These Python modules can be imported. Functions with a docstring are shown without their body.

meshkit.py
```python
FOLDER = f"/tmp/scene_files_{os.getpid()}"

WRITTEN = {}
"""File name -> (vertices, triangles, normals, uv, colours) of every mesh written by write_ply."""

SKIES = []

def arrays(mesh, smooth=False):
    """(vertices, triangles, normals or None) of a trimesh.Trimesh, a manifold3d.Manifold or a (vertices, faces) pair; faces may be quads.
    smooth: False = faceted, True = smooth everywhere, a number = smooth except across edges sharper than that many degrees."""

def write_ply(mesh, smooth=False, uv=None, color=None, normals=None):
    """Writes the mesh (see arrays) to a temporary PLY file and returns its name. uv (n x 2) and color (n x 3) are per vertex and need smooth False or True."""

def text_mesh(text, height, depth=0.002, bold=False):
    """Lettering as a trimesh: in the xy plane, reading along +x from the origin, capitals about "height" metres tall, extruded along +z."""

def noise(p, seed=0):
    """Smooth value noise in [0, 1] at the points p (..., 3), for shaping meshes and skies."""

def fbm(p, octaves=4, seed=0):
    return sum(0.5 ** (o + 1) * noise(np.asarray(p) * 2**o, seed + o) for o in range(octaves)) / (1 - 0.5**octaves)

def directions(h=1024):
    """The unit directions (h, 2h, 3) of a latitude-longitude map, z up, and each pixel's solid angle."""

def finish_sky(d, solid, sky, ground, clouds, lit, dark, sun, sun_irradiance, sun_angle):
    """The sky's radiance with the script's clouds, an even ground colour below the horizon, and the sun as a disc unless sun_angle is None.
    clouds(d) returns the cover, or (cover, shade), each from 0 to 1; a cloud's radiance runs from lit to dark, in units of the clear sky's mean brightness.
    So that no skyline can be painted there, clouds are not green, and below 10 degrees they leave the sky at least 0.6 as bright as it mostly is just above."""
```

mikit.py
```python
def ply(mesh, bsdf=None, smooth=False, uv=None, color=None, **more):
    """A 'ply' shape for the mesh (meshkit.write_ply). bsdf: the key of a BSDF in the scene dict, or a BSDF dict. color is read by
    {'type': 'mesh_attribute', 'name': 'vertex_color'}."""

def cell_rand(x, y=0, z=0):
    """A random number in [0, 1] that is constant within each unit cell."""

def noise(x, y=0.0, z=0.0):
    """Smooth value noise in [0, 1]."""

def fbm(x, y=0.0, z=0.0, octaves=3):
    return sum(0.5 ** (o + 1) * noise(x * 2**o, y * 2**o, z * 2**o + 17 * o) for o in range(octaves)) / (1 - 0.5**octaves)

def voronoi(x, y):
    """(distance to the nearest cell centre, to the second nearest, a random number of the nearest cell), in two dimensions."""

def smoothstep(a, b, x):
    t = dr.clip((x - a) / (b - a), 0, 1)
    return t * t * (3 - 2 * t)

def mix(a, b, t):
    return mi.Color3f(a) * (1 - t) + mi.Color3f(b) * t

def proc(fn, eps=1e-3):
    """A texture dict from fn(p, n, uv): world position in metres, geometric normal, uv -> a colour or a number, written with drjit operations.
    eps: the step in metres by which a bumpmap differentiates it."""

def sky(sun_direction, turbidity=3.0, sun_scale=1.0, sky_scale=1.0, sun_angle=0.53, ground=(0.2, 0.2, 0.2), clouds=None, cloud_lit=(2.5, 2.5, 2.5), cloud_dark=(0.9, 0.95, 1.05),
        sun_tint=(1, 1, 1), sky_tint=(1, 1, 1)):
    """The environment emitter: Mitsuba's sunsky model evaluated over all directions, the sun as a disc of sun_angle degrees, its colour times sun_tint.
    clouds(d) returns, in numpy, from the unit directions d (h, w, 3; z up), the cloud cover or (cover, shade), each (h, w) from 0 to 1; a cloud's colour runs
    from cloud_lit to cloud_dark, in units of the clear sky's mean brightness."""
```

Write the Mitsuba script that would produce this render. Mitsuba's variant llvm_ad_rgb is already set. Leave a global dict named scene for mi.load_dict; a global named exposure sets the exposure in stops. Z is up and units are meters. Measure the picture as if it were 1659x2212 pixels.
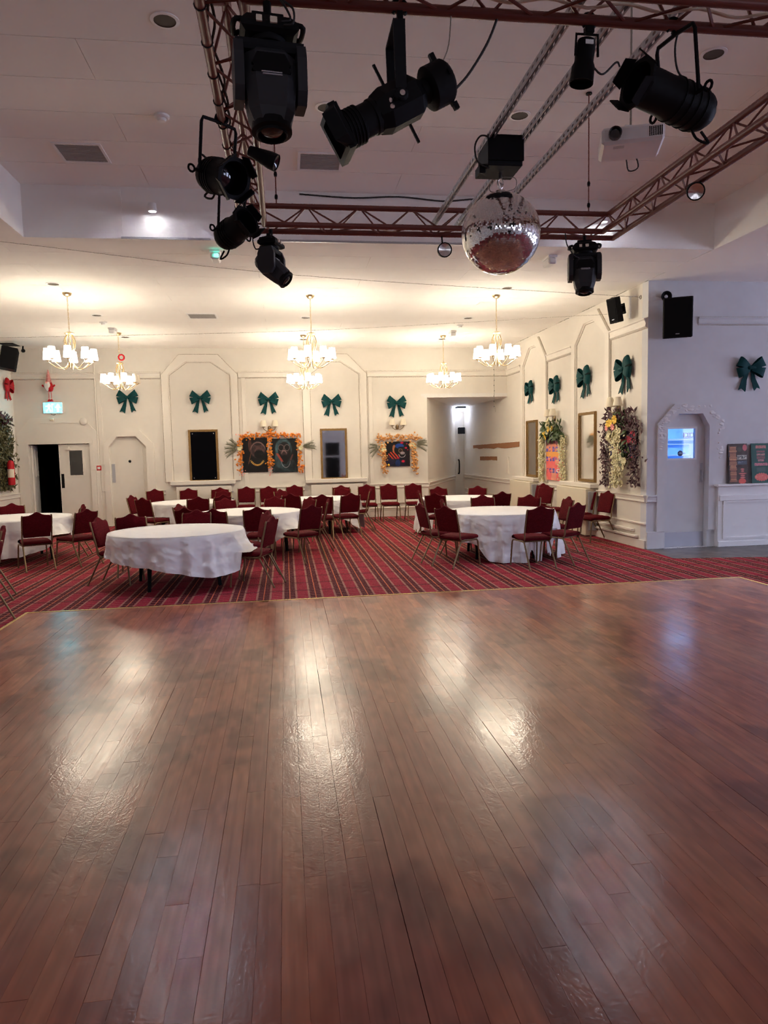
import math, random
import numpy as np, trimesh, mitsuba as mi, drjit as dr, mikit, meshkit
from shapely.geometry import Polygon, Point, box as sbox
from shapely.ops import unary_union
T = mi.ScalarTransform4f
scene, labels = {}, {}
rng = random.Random(7)
nrg = np.random.default_rng(11)

# ---------------------------------------------------------------- camera, light, exposure
EYE = np.array([0.0, 0.0, 1.8])
FWD = np.array([0.136154, 0.986870, -0.086890])
UP = np.array([0.033664, 0.083048, 0.995977])
scene['camera'] = {'type': 'perspective', 'fov': 57.042, 'fov_axis': 'x', 'near_clip': 0.05, 'far_clip': 200.0,
                   'to_world': T().look_at(origin=EYE.tolist(), target=(EYE + FWD).tolist(), up=UP.tolist())}
exposure = 2.0
SHADE_RADIANCE = [11.2, 9.9, 7.8]        # chandelier shades
WINDOW_FILL = [0.36, 0.37, 0.44]         # cool fill from unseen frosted windows added high behind the camera
BAR_WINDOW_FILL = [1.25, 1.4, 2.0]     # and from taller unseen ones added along the bar side on the right
SPOT_RADIANCE = [700, 760, 900]           # recessed spotlights by the fascia
YB, XR, YF, XL, ZC, ZW = 19.0, 6.115, 11.36, -6.7, 4.53, 5.165   # back wall, right wall, right front wall, left wall, ceilings
WX0, WX1, WY0, WY1 = -3.115, 6.115, -2.2, 9.54                   # raised well in the ceiling
DX0, DX1, DY0, DY1 = -3.03, 5.97, -1.6, 8.61                     # dance floor


# ---------------------------------------------------------------- helpers
def S(r, g, b):
    return [((c / 255 + 0.055) / 1.055) ** 2.4 if c > 10 else c / 255 / 12.92 for c in (r, g, b)]


def mat(name, **k):
    d = {'type': 'principled'}
    for a, v in k.items():
        d[a] = {'type': 'rgb', 'value': list(v)} if a == 'base_color' and not isinstance(v, dict) else v
    scene[name] = {'type': 'twosided', 'bsdf': d}
    return name


def cat(*ms):
    return trimesh.util.concatenate([m for m in ms])


def fix(m):
    if m.volume < 0:
        m.invert()
    return m


def box(x0, x1, y0, y1, z0, z1, bev=0.0):
    if bev <= 0:
        m = trimesh.creation.box(extents=(x1 - x0, y1 - y0, z1 - z0))
        m.apply_translation(((x0 + x1) / 2, (y0 + y1) / 2, (z0 + z1) / 2))
        return m
    pts = []
    for sx, cx in ((1, x0), (-1, x1)):
        for sy, cy in ((1, y0), (-1, y1)):
            for sz, cz in ((1, z0), (-1, z1)):
                pts += [(cx, cy + sy * bev, cz + sz * bev), (cx + sx * bev, cy, cz + sz * bev), (cx + sx * bev, cy + sy * bev, cz)]
    return trimesh.convex.convex_hull(np.array(pts))


def hull(pts):
    return trimesh.convex.convex_hull(np.array(pts, float))


def tube(pts, r, n=8, caps=True):
    P = np.array(pts, float)
    R = np.broadcast_to(np.array(r, float), (len(P),))
    t = np.gradient(P, axis=0)
    t /= np.linalg.norm(t, axis=1, keepdims=True)
    a = np.array([0, 0, 1.0]) if abs(t[0][2]) < 0.9 else np.array([1.0, 0, 0])
    V = []
    ang = np.arange(n) * 2 * np.pi / n
    for i in range(len(P)):
        a = a - t[i] * (a @ t[i])
        a /= np.linalg.norm(a)
        b = np.cross(t[i], a)
        V.append(P[i] + R[i] * (np.cos(ang)[:, None] * a + np.sin(ang)[:, None] * b))
    V = np.vstack(V)
    F = []
    for i in range(len(P) - 1):
        for j in range(n):
            k = (j + 1) % n
            F += [(i * n + j, i * n + k, (i + 1) * n + k), (i * n + j, (i + 1) * n + k, (i + 1) * n + j)]
    if caps:
        V = np.vstack([V, P[:1], P[-1:]])
        s, e = len(V) - 2, len(V) - 1
        o = (len(P) - 1) * n
        for j in range(n):
            k = (j + 1) % n
            F += [(s, k, j), (e, o + j, o + k)]
    return trimesh.Trimesh(V, np.array(F), process=False)


def spline(pts, k=6):
    P = np.array(pts, float)
    P = np.vstack([2 * P[0] - P[1], P, 2 * P[-1] - P[-2]])
    out = []
    for i in range(1, len(P) - 2):
        for s in np.arange(k) / k:
            a, b, c, d = P[i - 1:i + 3]
            out.append(0.5 * (2 * b + (c - a) * s + (2 * a - 5 * b + 4 * c - d) * s * s + (3 * b - a - 3 * c + d) * s ** 3))
    out.append(P[-2])
    return np.array(out)


def lathe(prof, n=20):
    return fix(trimesh.creation.revolve(np.array(prof, float), sections=n))


def prism(poly, depth):
    if not hasattr(poly, 'geoms') and not hasattr(poly, 'exterior'):
        poly = Polygon(poly)
    gs = getattr(poly, 'geoms', [poly])
    return cat(*[trimesh.creation.extrude_polygon(g, depth, engine='earcut') for g in gs])


def align(d, up=(0, 0, 1)):
    """rotation taking local +z to d"""
    d = np.array(d, float) / np.linalg.norm(d)
    x = np.cross(up, d)
    x = np.array([1.0, 0, 0]) if np.linalg.norm(x) < 1e-6 else x / np.linalg.norm(x)
    M = np.eye(4)
    M[:3, 0], M[:3, 1], M[:3, 2] = x, np.cross(d, x), d
    return M


def moved(m, M=None, t=(0, 0, 0)):
    m = m.copy()
    if M is not None:
        m.apply_transform(M)
    m.apply_translation(t)
    return m


def frame(o, u, v):
    u, v = np.array(u, float), np.array(v, float)
    M = np.eye(4)
    M[:3, 0], M[:3, 1], M[:3, 2], M[:3, 3] = u, v, np.cross(u, v), o
    return M


FB = frame((0, YB, 0), (1, 0, 0), (0, 0, 1))       # u = x, v = z, towards the room
FF = frame((0, YF, 0), (1, 0, 0), (0, 0, 1))
FR = frame((XR, 0, 0), (0, -1, 0), (0, 0, 1))      # u = -y
FL = frame((XL, 0, 0), (0, 1, 0), (0, 0, 1))


def on(F, m, u=0, v=0, d=0):
    m = moved(m, None, (u, v, d))
    m.apply_transform(F)
    return m


def slab(F, u0, u1, v0, v1, d1, d0=0.0, bev=0.0):
    return on(F, box(u0, u1, v0, v1, d0, d1, bev))


used = set()


def numbered(k):
    if k not in used:
        used.add(k)
        return k
    i = 1
    while f'{k}_{i:03d}' in used:
        i += 1
    used.add(f'{k}_{i:03d}')
    return f'{k}_{i:03d}'


def put(key, m, bsdf, smooth=False, **more):
    scene[key] = mikit.ply(m, bsdf, smooth=smooth, **more) if not isinstance(m, dict) else {**m, **more}
    return key


def tag(key, label, category=None, group=None, kind=None):
    d = {'label': label}
    if category:
        d['category'] = category
    if group:
        d['group'] = group
    if kind:
        d['kind'] = kind
    labels[key] = d
    return key


def thing(name, label, category, group=None):
    return tag(numbered(name), label, category, group)


def whole(name, label, category, m, bsdf, smooth=False, group=None, **more):
    return put(thing(name, label, category, group), m, bsdf, smooth, **more)


def struct(name, label, category, m, bsdf, smooth=False):
    k = numbered(name)
    tag(k, label, category, kind='structure')
    if m is not None:
        put(k, m, bsdf, smooth)
    return k


def part(parent, name, m, bsdf, smooth=False, label=None, kind=None, **more):
    k = put(numbered(parent + '__' + name), m, bsdf, smooth, **more)
    if label or kind:
        labels[k] = {a: b for a, b in (('label', label), ('kind', kind)) if b}
    return k


def copy(src, label, to_world, group=None, name=None):
    """another of the thing src, with copies of its parts"""
    k = thing(name or src.rstrip('0123456789').rstrip('_'), label, labels[src]['category'], group or labels[src].get('group'))
    for s in [s for s in scene if s.startswith(src + '__')]:
        scene[k + s[len(src):]] = {**scene[s], 'to_world': to_world}
        used.add(k + s[len(src):])
        if s in labels:
            labels[k + s[len(src):]] = dict(labels[s])
    return k


def settle(src, to_world):
    for s in [s for s in scene if s.startswith(src + '__')]:
        scene[s] = {**scene[s], 'to_world': to_world}


# ---------------------------------------------------------------- materials
N, FBM = mikit.noise, mikit.fbm


def wallcol(a, b):
    def f(p, n, uv):
        t = FBM(p.x * 0.9 + p.y * 0.8, p.z * 1.1, 3.0, 3)
        g = FBM(p.x * 9 + p.y * 9, p.z * 9, 1.0, 2)
        return mikit.mix(a, b, dr.clip(0.75 * t + 0.25 * g, 0, 1))
    return f


mat('m_wall', base_color=mikit.proc(wallcol((0.74, 0.705, 0.64), (0.68, 0.64, 0.575))), roughness=0.75, specular=0.25)
mat('m_wall_grey', base_color=mikit.proc(wallcol((0.67, 0.675, 0.68), (0.55, 0.55, 0.56))), roughness=0.7, specular=0.3)
mat('m_trim', base_color=(0.74, 0.70, 0.63), roughness=0.5, specular=0.35)
mat('m_grime', base_color=(0.42, 0.375, 0.31), roughness=0.8, specular=0.1)  # darker tone of the joint lines added so the mouldings stand out
mat('m_white', base_color=(0.72, 0.72, 0.71), roughness=0.5)
mat('m_ceil', base_color=(0.76, 0.735, 0.69), roughness=0.85, specular=0.15)
mat('m_gap', base_color=(0.12, 0.11, 0.10), roughness=0.9)
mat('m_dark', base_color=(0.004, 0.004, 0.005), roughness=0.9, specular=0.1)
mat('m_black', base_color=(0.004, 0.004, 0.005), roughness=0.55, specular=0.12)
mat('m_blackgrey', base_color=(0.008, 0.009, 0.011), roughness=0.6, specular=0.15)
mat('m_headgrey', base_color=(0.026, 0.028, 0.032), roughness=0.5, specular=0.25)
mat('m_lens', base_color=(0.004, 0.004, 0.006), roughness=0.05, specular=0.8)
mat('m_truss', base_color=S(104, 52, 44), roughness=0.35, specular=0.5, clearcoat=0.3)
mat('m_zinc', base_color=(0.42, 0.42, 0.43), roughness=0.4, metallic=0.85)
mat('m_chrome', base_color=(0.85, 0.83, 0.80), roughness=0.15, metallic=1.0)
mat('m_nickel', base_color=(0.66, 0.52, 0.30), roughness=0.25, metallic=0.9)
mat('m_bronze', base_color=S(122, 102, 74), roughness=0.38, metallic=0.55)
mat('m_brass', base_color=(0.85, 0.66, 0.30), roughness=0.25, metallic=0.9)
mat('m_goldframe', base_color=S(134, 104, 60), roughness=0.4, metallic=0.4)
mat('m_steel', base_color=(0.45, 0.46, 0.50), roughness=0.35, metallic=0.6)
mat('m_velvet', base_color=mikit.proc(lambda p, n, uv: mikit.mix((0.060, 0.0018, 0.0050), (0.092, 0.0028, 0.0070), N(p.x * 60, p.y * 60, p.z * 60))), roughness=0.8, sheen=0.08, specular=0.08)
mat('m_velvet_back', base_color=S(96, 10, 20), roughness=0.8, sheen=0.25, specular=0.1)
mat('m_cloth', base_color=mikit.proc(lambda p, n, uv: mikit.mix((0.80, 0.80, 0.80), (0.74, 0.74, 0.75), N(p.x * 14, p.y * 14, p.z * 30))), roughness=0.6, specular=0.3, sheen=0.3)
scene['m_cloth_creased'] = {'type': 'twosided', 'bsdf': {'type': 'bumpmap', 'bsdf': scene['m_cloth']['bsdf'], 'arbitrary': mikit.proc(lambda p, n, uv: 1 - dr.abs(FBM(p.x * 5, p.y * 5, p.z * 7, 3) - .5) * 4, 4e-3), 'scale': .012}}
mat('m_green', base_color=S(8, 58, 60), roughness=0.65, sheen=0.25, specular=0.15)
mat('m_red', base_color=S(176, 24, 34), roughness=0.55, specular=0.3)
mat('m_cable', base_color=(0.012, 0.012, 0.012), roughness=0.6)
mat('m_wire', base_color=(0.26, 0.24, 0.20), roughness=0.7)
mat('m_ivory', base_color=(0.72, 0.66, 0.52), roughness=0.6)
mat('m_wood', base_color=S(132, 90, 56), roughness=0.6)
mat('m_vinyl', base_color=mikit.proc(lambda p, n, uv: mikit.mix(S(70, 66, 66), S(96, 88, 84), FBM(p.x * 6, p.y * 6, 0, 3))), roughness=0.4)
mat('m_orange', base_color=S(214, 128, 40), roughness=0.45)
mat('m_peach', base_color=S(206, 152, 92), roughness=0.5)
mat('m_cream', base_color=S(206, 200, 160), roughness=0.6)
mat('m_fern', base_color=S(92, 92, 72), roughness=0.7)
mat('m_leaf', base_color=S(52, 72, 34), roughness=0.5)
mat('m_leaf_dark', base_color=mikit.proc(lambda p, n, uv: mikit.mix(S(40, 44, 26), S(94, 88, 48), N(p.x * 26, p.y * 26, p.z * 26))), roughness=0.5)
mat('m_purple', base_color=S(62, 26, 36), roughness=0.6)
mat('m_yellow', base_color=S(226, 186, 66), roughness=0.5)
mat('m_pink', base_color=S(232, 150, 140), roughness=0.5)
mat('m_mirror', base_color=(0.90, 0.92, 0.91), roughness=0.02, metallic=1.0)
mat('m_smoked', base_color=(0.002, 0.002, 0.003), roughness=0.03, specular=0.12)
scene['m_glass'] = {'type': 'thindielectric', 'int_ior': 1.5}
mat('m_tile', base_color=(0.86, 0.87, 0.88), roughness=0.03, metallic=1.0)


def carpet(p, n, uv):
    x = (p.x - 0.003) / 0.324
    u = dr.abs(x - dr.floor(x + 0.5))                       # 0 at the orange line, 0.5 in the crimson band
    v = p.y / 0.108
    v = dr.abs(v - dr.floor(v + 0.5))
    w = p.y / 0.54
    w = dr.abs(w - dr.floor(w + 0.5))
    crim = mikit.mix(S(134, 24, 46), S(112, 18, 38), N(p.x * 90, p.y * 90))
    dark = S(70, 20, 30)
    c = mikit.mix(dark, crim, mikit.smoothstep(0.25, 0.27, u))
    c = mikit.mix(c, S(146, 104, 92), 0.85 * (mikit.smoothstep(0.205, 0.22, u) - mikit.smoothstep(0.285, 0.30, u)))
    c = mikit.mix(c, S(66, 10, 24), 0.55 * (1 - mikit.smoothstep(0.06, 0.08, w)))
    c = mikit.mix(c, S(186, 96, 66), 0.9 * (1 - mikit.smoothstep(0.016, 0.024, u)))
    c = mikit.mix(c, S(150, 112, 102), 0.5 * (1 - mikit.smoothstep(0.07, 0.11, v)))
    c = mikit.mix(c, S(40, 14, 20), 0.3 * (mikit.smoothstep(0.36, 0.42, v)) * (1 - mikit.smoothstep(0.19, 0.21, u)))
    return c * (0.86 + 0.28 * N(p.x * 260, p.y * 260))


mat('m_carpet', base_color=mikit.proc(carpet), roughness=0.95, specular=0.05, sheen=0.2)


def woodcol(a, b, k):
    def f(p, n, uv):
        g = FBM(p.x * 55 + k * 7, p.y * 2.2, k, 2)
        wear = mikit.smoothstep(0.40, 0.70, FBM(p.x * 1.3 + 3, p.y * 0.9 + 1.7, 0.5, 5))
        stain = mikit.smoothstep(0.53, 0.72, FBM(p.x * 3.1 + 11, p.y * 1.9, 2.0, 4))
        fine = N(p.x * 30, p.y * 9, k)
        c = mikit.mix(a, b, g)
        c = mikit.mix(c, S(156, 114, 88), 0.35 * wear)
        c = mikit.mix(c, S(92, 56, 52), 0.6 * stain)
        return c * (0.98 + 0.26 * fine)
    return f


def woodrough(p, n, uv):
    return 0.13 + 0.14 * FBM(p.x * 3, p.y * 2, 4.0, 2) + 0.05 * N(p.x * 60, p.y * 20)


def woodbump(p, n, uv):
    return 0.6 * FBM(p.x * 17, p.y * 11, 0.0, 3) + 0.30 * N(p.x * 110 + p.y * 30, p.y * 90 - p.x * 40)


WOODS = []
for i, (a, b) in enumerate([((150, 92, 72), (130, 76, 62)), ((144, 88, 72), (124, 72, 60)), ((158, 100, 76), (136, 82, 64)), ((138, 86, 74), (118, 72, 62))]):
    d = {'type': 'principled', 'base_color': mikit.proc(woodcol(S(*a), S(*b), i)), 'roughness': mikit.proc(woodrough), 'specular': 0.36}
    scene[f'm_plank{i}'] = {'type': 'twosided', 'bsdf': {'type': 'bumpmap', 'bsdf': d, 'arbitrary': mikit.proc(woodbump, 2e-3), 'scale': 0.0011}}
    WOODS.append(f'm_plank{i}')

# ---------------------------------------------------------------- floors
struct('floor', 'concrete slab under the carpet', 'floor', box(XL - 0.3, 14.2, -6.2, 24.0, -0.30, -0.025), 'm_gap')
vinyl = Polygon([(6.115, 11.36), (6.02, 10.32), (7.46, 10.06), (14, 10.06), (14, 11.36)])
carp = unary_union([sbox(XL, -6, XR, YB), sbox(XR - 0.05, -6, 14, YF), Polygon([(3.86, YB - 0.1), (XR, YB - 0.1), (XR, 23.8), (5.75, 23.6), (3.86, YB)])]).difference(sbox(DX0 - 0.03, DY0, DX1 + 0.03, DY1 + 0.03)).difference(vinyl)
struct('floor_carpet', 'red tartan carpet around the dance floor', 'carpet', moved(prism(carp, 0.028), None, (0, 0, -0.026)), 'm_carpet')
struct('floor_vinyl', 'dark grey vinyl floor by the lavender door', 'floor', moved(prism(vinyl, 0.026), None, (0, 0, -0.026)), 'm_vinyl')
struct('trim_1', 'brass edging strip along the far edge of the dance floor', 'edging', box(DX0 - 0.03, DX1 + 0.03, DY1, DY1 + 0.03, -0.02, 0.006, 0.002), 'm_brass')
struct('trim_2', 'brass edging strip along the left edge of the dance floor', 'edging', box(DX0 - 0.03, DX0, DY0, DY1, -0.02, 0.006, 0.002), 'm_brass')
struct('trim_3', 'brass edging strip along the right edge of the dance floor', 'edging', box(DX1, DX1 + 0.03, DY0, DY1, -0.02, 0.006, 0.002), 'm_brass')
dance = struct('dance_floor', 'worn reddish brown hardwood dance floor of narrow boards', 'dance floor', box(DX0, DX1, DY0, DY1, -0.026, -0.012), 'm_dark')
unit = cat(hull([(-.5, -.5, -1), (.5, -.5, -1), (-.5, .5, -1), (.5, .5, -1), (-.5, -.5, -.08), (.5, -.5, -.08), (-.5, .5, -.08), (.5, .5, -.08),
                 (-.4965, -.4998, 0), (.4965, -.4998, 0), (-.4965, .4998, 0), (.4965, .4998, 0)]))
unit_ply = [mikit.ply(unit, w) for w in WOODS]
BW, boards = 0.093, []
k0, k1 = math.floor((DX0 - 0.0205) / BW), math.ceil((DX1 - 0.0205) / BW)
for k in range(k0, k1):
    xa, xb = max(0.0205 + k * BW, DX0), min(0.0205 + (k + 1) * BW, DX1)
    if xb - xa < 0.02:
        continue
    y = DY0 - rng.uniform(0, 1.2)
    while y < DY1:
        L = rng.choice([0.75, 1.1, 1.5, 1.9, 2.4]) * rng.uniform(0.9, 1.1)
        ya, yb = max(y, DY0), min(y + L, DY1)
        y += L
        if yb - ya < 0.05:
            continue
        g0 = rng.choice([.0001, .0002, .0003, .0008]) + (rng.uniform(0.001, 0.003) if rng.random() < 0.10 else 0)
        g1 = rng.choice([.0001, .0002, .0005])
        boards.append((xa + g0, xb - g1, ya + 0.0002, yb - rng.choice([.0002, .0004, .0015]), rng.uniform(-0.0005, 0.0), rng.choice(WOODS[:2] + WOODS)))


def seen(b):
    cx, cy = (b[0] + b[1]) / 2, (max(b[2], 1.9) + b[3]) / 2
    v = np.array([cx, cy, 0]) - EYE
    z = v @ FWD
    r = np.cross(FWD, UP)
    inside = z > 0.3 and abs(v @ r) / z < 0.56 and abs(v @ UP) / z < 0.74
    return (b[1] - b[0]) * max(b[3] - max(b[2], 1.9), 0) / max(z, .3) ** 3 if inside else 0


boards.sort(key=seen, reverse=True)
for b in boards[:300]:
    part(dance, 'plank', unit_ply[WOODS.index(b[5])], None, to_world=T().translate([(b[0] + b[1]) / 2, (b[2] + b[3]) / 2, b[4]]).scale([b[1] - b[0], b[3] - b[2], 0.012]))
for i, w in enumerate(WOODS):                              # the boards further off, one part for each tone of wood
    ms = []
    for b in boards[300:]:
        if b[5] == w:
            m = unit.copy()
            m.apply_scale([b[1] - b[0], b[3] - b[2], 0.012])
            m.apply_translation([(b[0] + b[1]) / 2, (b[2] + b[3]) / 2, b[4]])
            ms.append(m)
    part(dance, 'far_planks', cat(*ms), w, kind='stuff')

# ---------------------------------------------------------------- walls
def arch_poly(u0, u1, zb, zs, zt, c0, c1):
    return Polygon([(u0, zb), (u0, zs), (u0 + c0, zt), (u1 - c1, zt), (u1, zs), (u1, zb)])


door2_in = arch_poly(-4.46, -3.54, 0, 2.04, 2.30, 0.21, 0.24)
door3_in = arch_poly(6.46, 7.24, 0, 2.10, 2.31, 0.22, 0.13)
back = sbox(XL - 0.2, -0.02, XR, ZC).difference(sbox(-6.41, -0.1, -4.93, 2.14)).difference(sbox(3.86, -0.1, XR + 1, 3.20)).difference(door2_in)
wb = struct('wall_back', 'cream painted back wall with arched panels', 'wall', on(FB, prism(back, 0.2), d=-0.2), 'm_wall')
wr = struct('wall_right', 'cream painted right wall with arched panels', 'wall', box(XR, XR + 0.2, YF + 0.2, 24.0, -0.02, ZC), 'm_wall')
wf = struct('wall_front_right', 'lavender grey painted wall with the arched door', 'wall', on(FF, prism(sbox(XR, -0.02, 14.2, ZC).difference(door3_in), 0.2), d=-0.2), 'm_wall_grey')
wl = struct('wall_left', 'pale left wall with leaf garland', 'wall', box(XL - 0.2, XL, -6.2, YB, -0.02, ZC), 'm_wall')
bar = struct('wall_bar_side', 'grey wall at the bar side', 'wall', None, None)
FS = frame((14, 0, 0), (0, -1, 0), (0, 0, 1))
bw = [(-3.6 + 2.9 * i, -1.6 + 2.9 * i) for i in range(5)]
put(bar, on(FS, prism(sbox(-YF - .2, -.02, 6, ZC).difference(unary_union([sbox(-b, 1.2, -a, 3.7) for a, b in bw])), .2), d=-.2), 'm_wall_grey')
nr = struct('wall_near', 'grey wall behind the camera', 'wall', None, None)
wins = [(-5.9 + 2.75 * i, -3.6 + 2.75 * i) for i in range(7)]
near_poly = sbox(XL, -0.02, 14, ZC)
for a, b in wins:
    near_poly = near_poly.difference(sbox(a, 3.15, b, 4.35))
FN = frame((0, -6.0, 0), (-1, 0, 0), (0, 0, 1))
put(nr, on(FN, moved(prism(Polygon([(-x, z) for x, z in near_poly.exterior.coords], [[(-x, z) for x, z in h.coords] for h in near_poly.interiors]), 0.2), None, (0, 0, -0.2))), 'm_wall_grey')
for i, (a, b) in enumerate(wins):
    w = struct(f'window_{i + 1}', 'frosted window added as fill light high behind the camera', 'window', None, None)
    fr = [box(a, b, -6.12, -6.04, 3.15, 3.21), box(a, b, -6.12, -6.04, 4.29, 4.35), box(a, a + .06, -6.12, -6.04, 3.21, 4.29), box(b - .06, b, -6.12, -6.04, 3.21, 4.29), box((a + b) / 2 - .025, (a + b) / 2 + .025, -6.12, -6.04, 3.21, 4.29), box(a + .06, b - .06, -6.12, -6.04, 3.72, 3.76)]
    part(w, 'frame', cat(*fr), 'm_white')
    part(w, 'pane', on(FN, box(-b, -a, 3.15, 4.35, -0.11, -0.10)), 'm_white', emitter={'type': 'area', 'radiance': {'type': 'rgb', 'value': WINDOW_FILL}})  # glowing pane added to fill the front of the room


for i, (a, b) in enumerate(bw):
    w = struct(f'window_{i + 8}', 'tall frosted window added as fill light on the unseen bar side', 'window', None, None)
    q = sbox(-b, 1.2, -a, 3.7)
    part(w, 'frame', on(FS, prism(q.difference(unary_union([sbox(-b + .06, 1.26, -(a + b) / 2 - .025, 3.0), sbox(-(a + b) / 2 + .025, 1.26, -a - .06, 3.0), sbox(-b + .06, 3.06, -a - .06, 3.64)])), .07), d=-.12), 'm_white')
    part(w, 'pane', slab(FS, -b, -a, 1.2, 3.7, -.11, -.12), 'm_white', emitter={'type': 'area', 'radiance': {'type': 'rgb', 'value': BAR_WINDOW_FILL}})  # unseen glowing pane, added to bring cool daylight in from the bar side


def arch_frame(wall, F, u0, u1, zb, zs, zt, c0, c1, w=0.17, d=0.05, m='m_trim', name='arch_moulding'):
    o = arch_poly(u0, u1, zb, zs, zt, c0, c1)
    i = arch_poly(u0 + w, u1 - w, zb, zs, zt - w, c0 - w * .42 + .08, c1 - w * .42 + .08)
    part(wall, name, on(F, prism(o.difference(i), d)), m)
    part(wall, 'arch_bead', on(F, prism(i.difference(i.buffer(-0.022)).difference(sbox(u0, zb - .1, u1, zb + .023)), 0.016)), m)
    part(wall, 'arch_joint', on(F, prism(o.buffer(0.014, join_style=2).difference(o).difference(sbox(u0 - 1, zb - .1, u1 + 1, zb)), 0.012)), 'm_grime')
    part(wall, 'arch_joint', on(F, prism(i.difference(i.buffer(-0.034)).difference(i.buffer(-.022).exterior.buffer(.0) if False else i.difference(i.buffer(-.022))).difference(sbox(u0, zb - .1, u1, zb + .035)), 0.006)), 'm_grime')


def rail(wall, F, u0, u1, z0, z1, d, name, m='m_trim'):
    h = z1 - z0
    prof = [(z0, 0.006), (z0 + .02, d * .7), (z0 + h * .4, d * .55), (z1 - .035, d * .7), (z1 - .02, d), (z1, d), (z1, 0), (z0, 0)]
    p = np.array([(u, z, dd) for u in (u0, u1) for z, dd in prof])
    n = len(prof)
    f = [[i, (i + 1) % n, n + (i + 1) % n] for i in range(n)] + [[i, n + (i + 1) % n, n + i] for i in range(n)]
    f += [[0, i + 1, i] for i in range(1, n - 1)] + [[n, n + i, n + i + 1] for i in range(1, n - 1)]
    mm = trimesh.Trimesh(p, f, process=False)
    mm.fix_normals()
    part(wall, name, on(F, mm), m)
    if name == 'picture_rail':
        for q in (z0 - .012, z1):
            part(wall, 'rail_joint', slab(F, u0, u1, q, q + .012, .008), 'm_grime')


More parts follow.
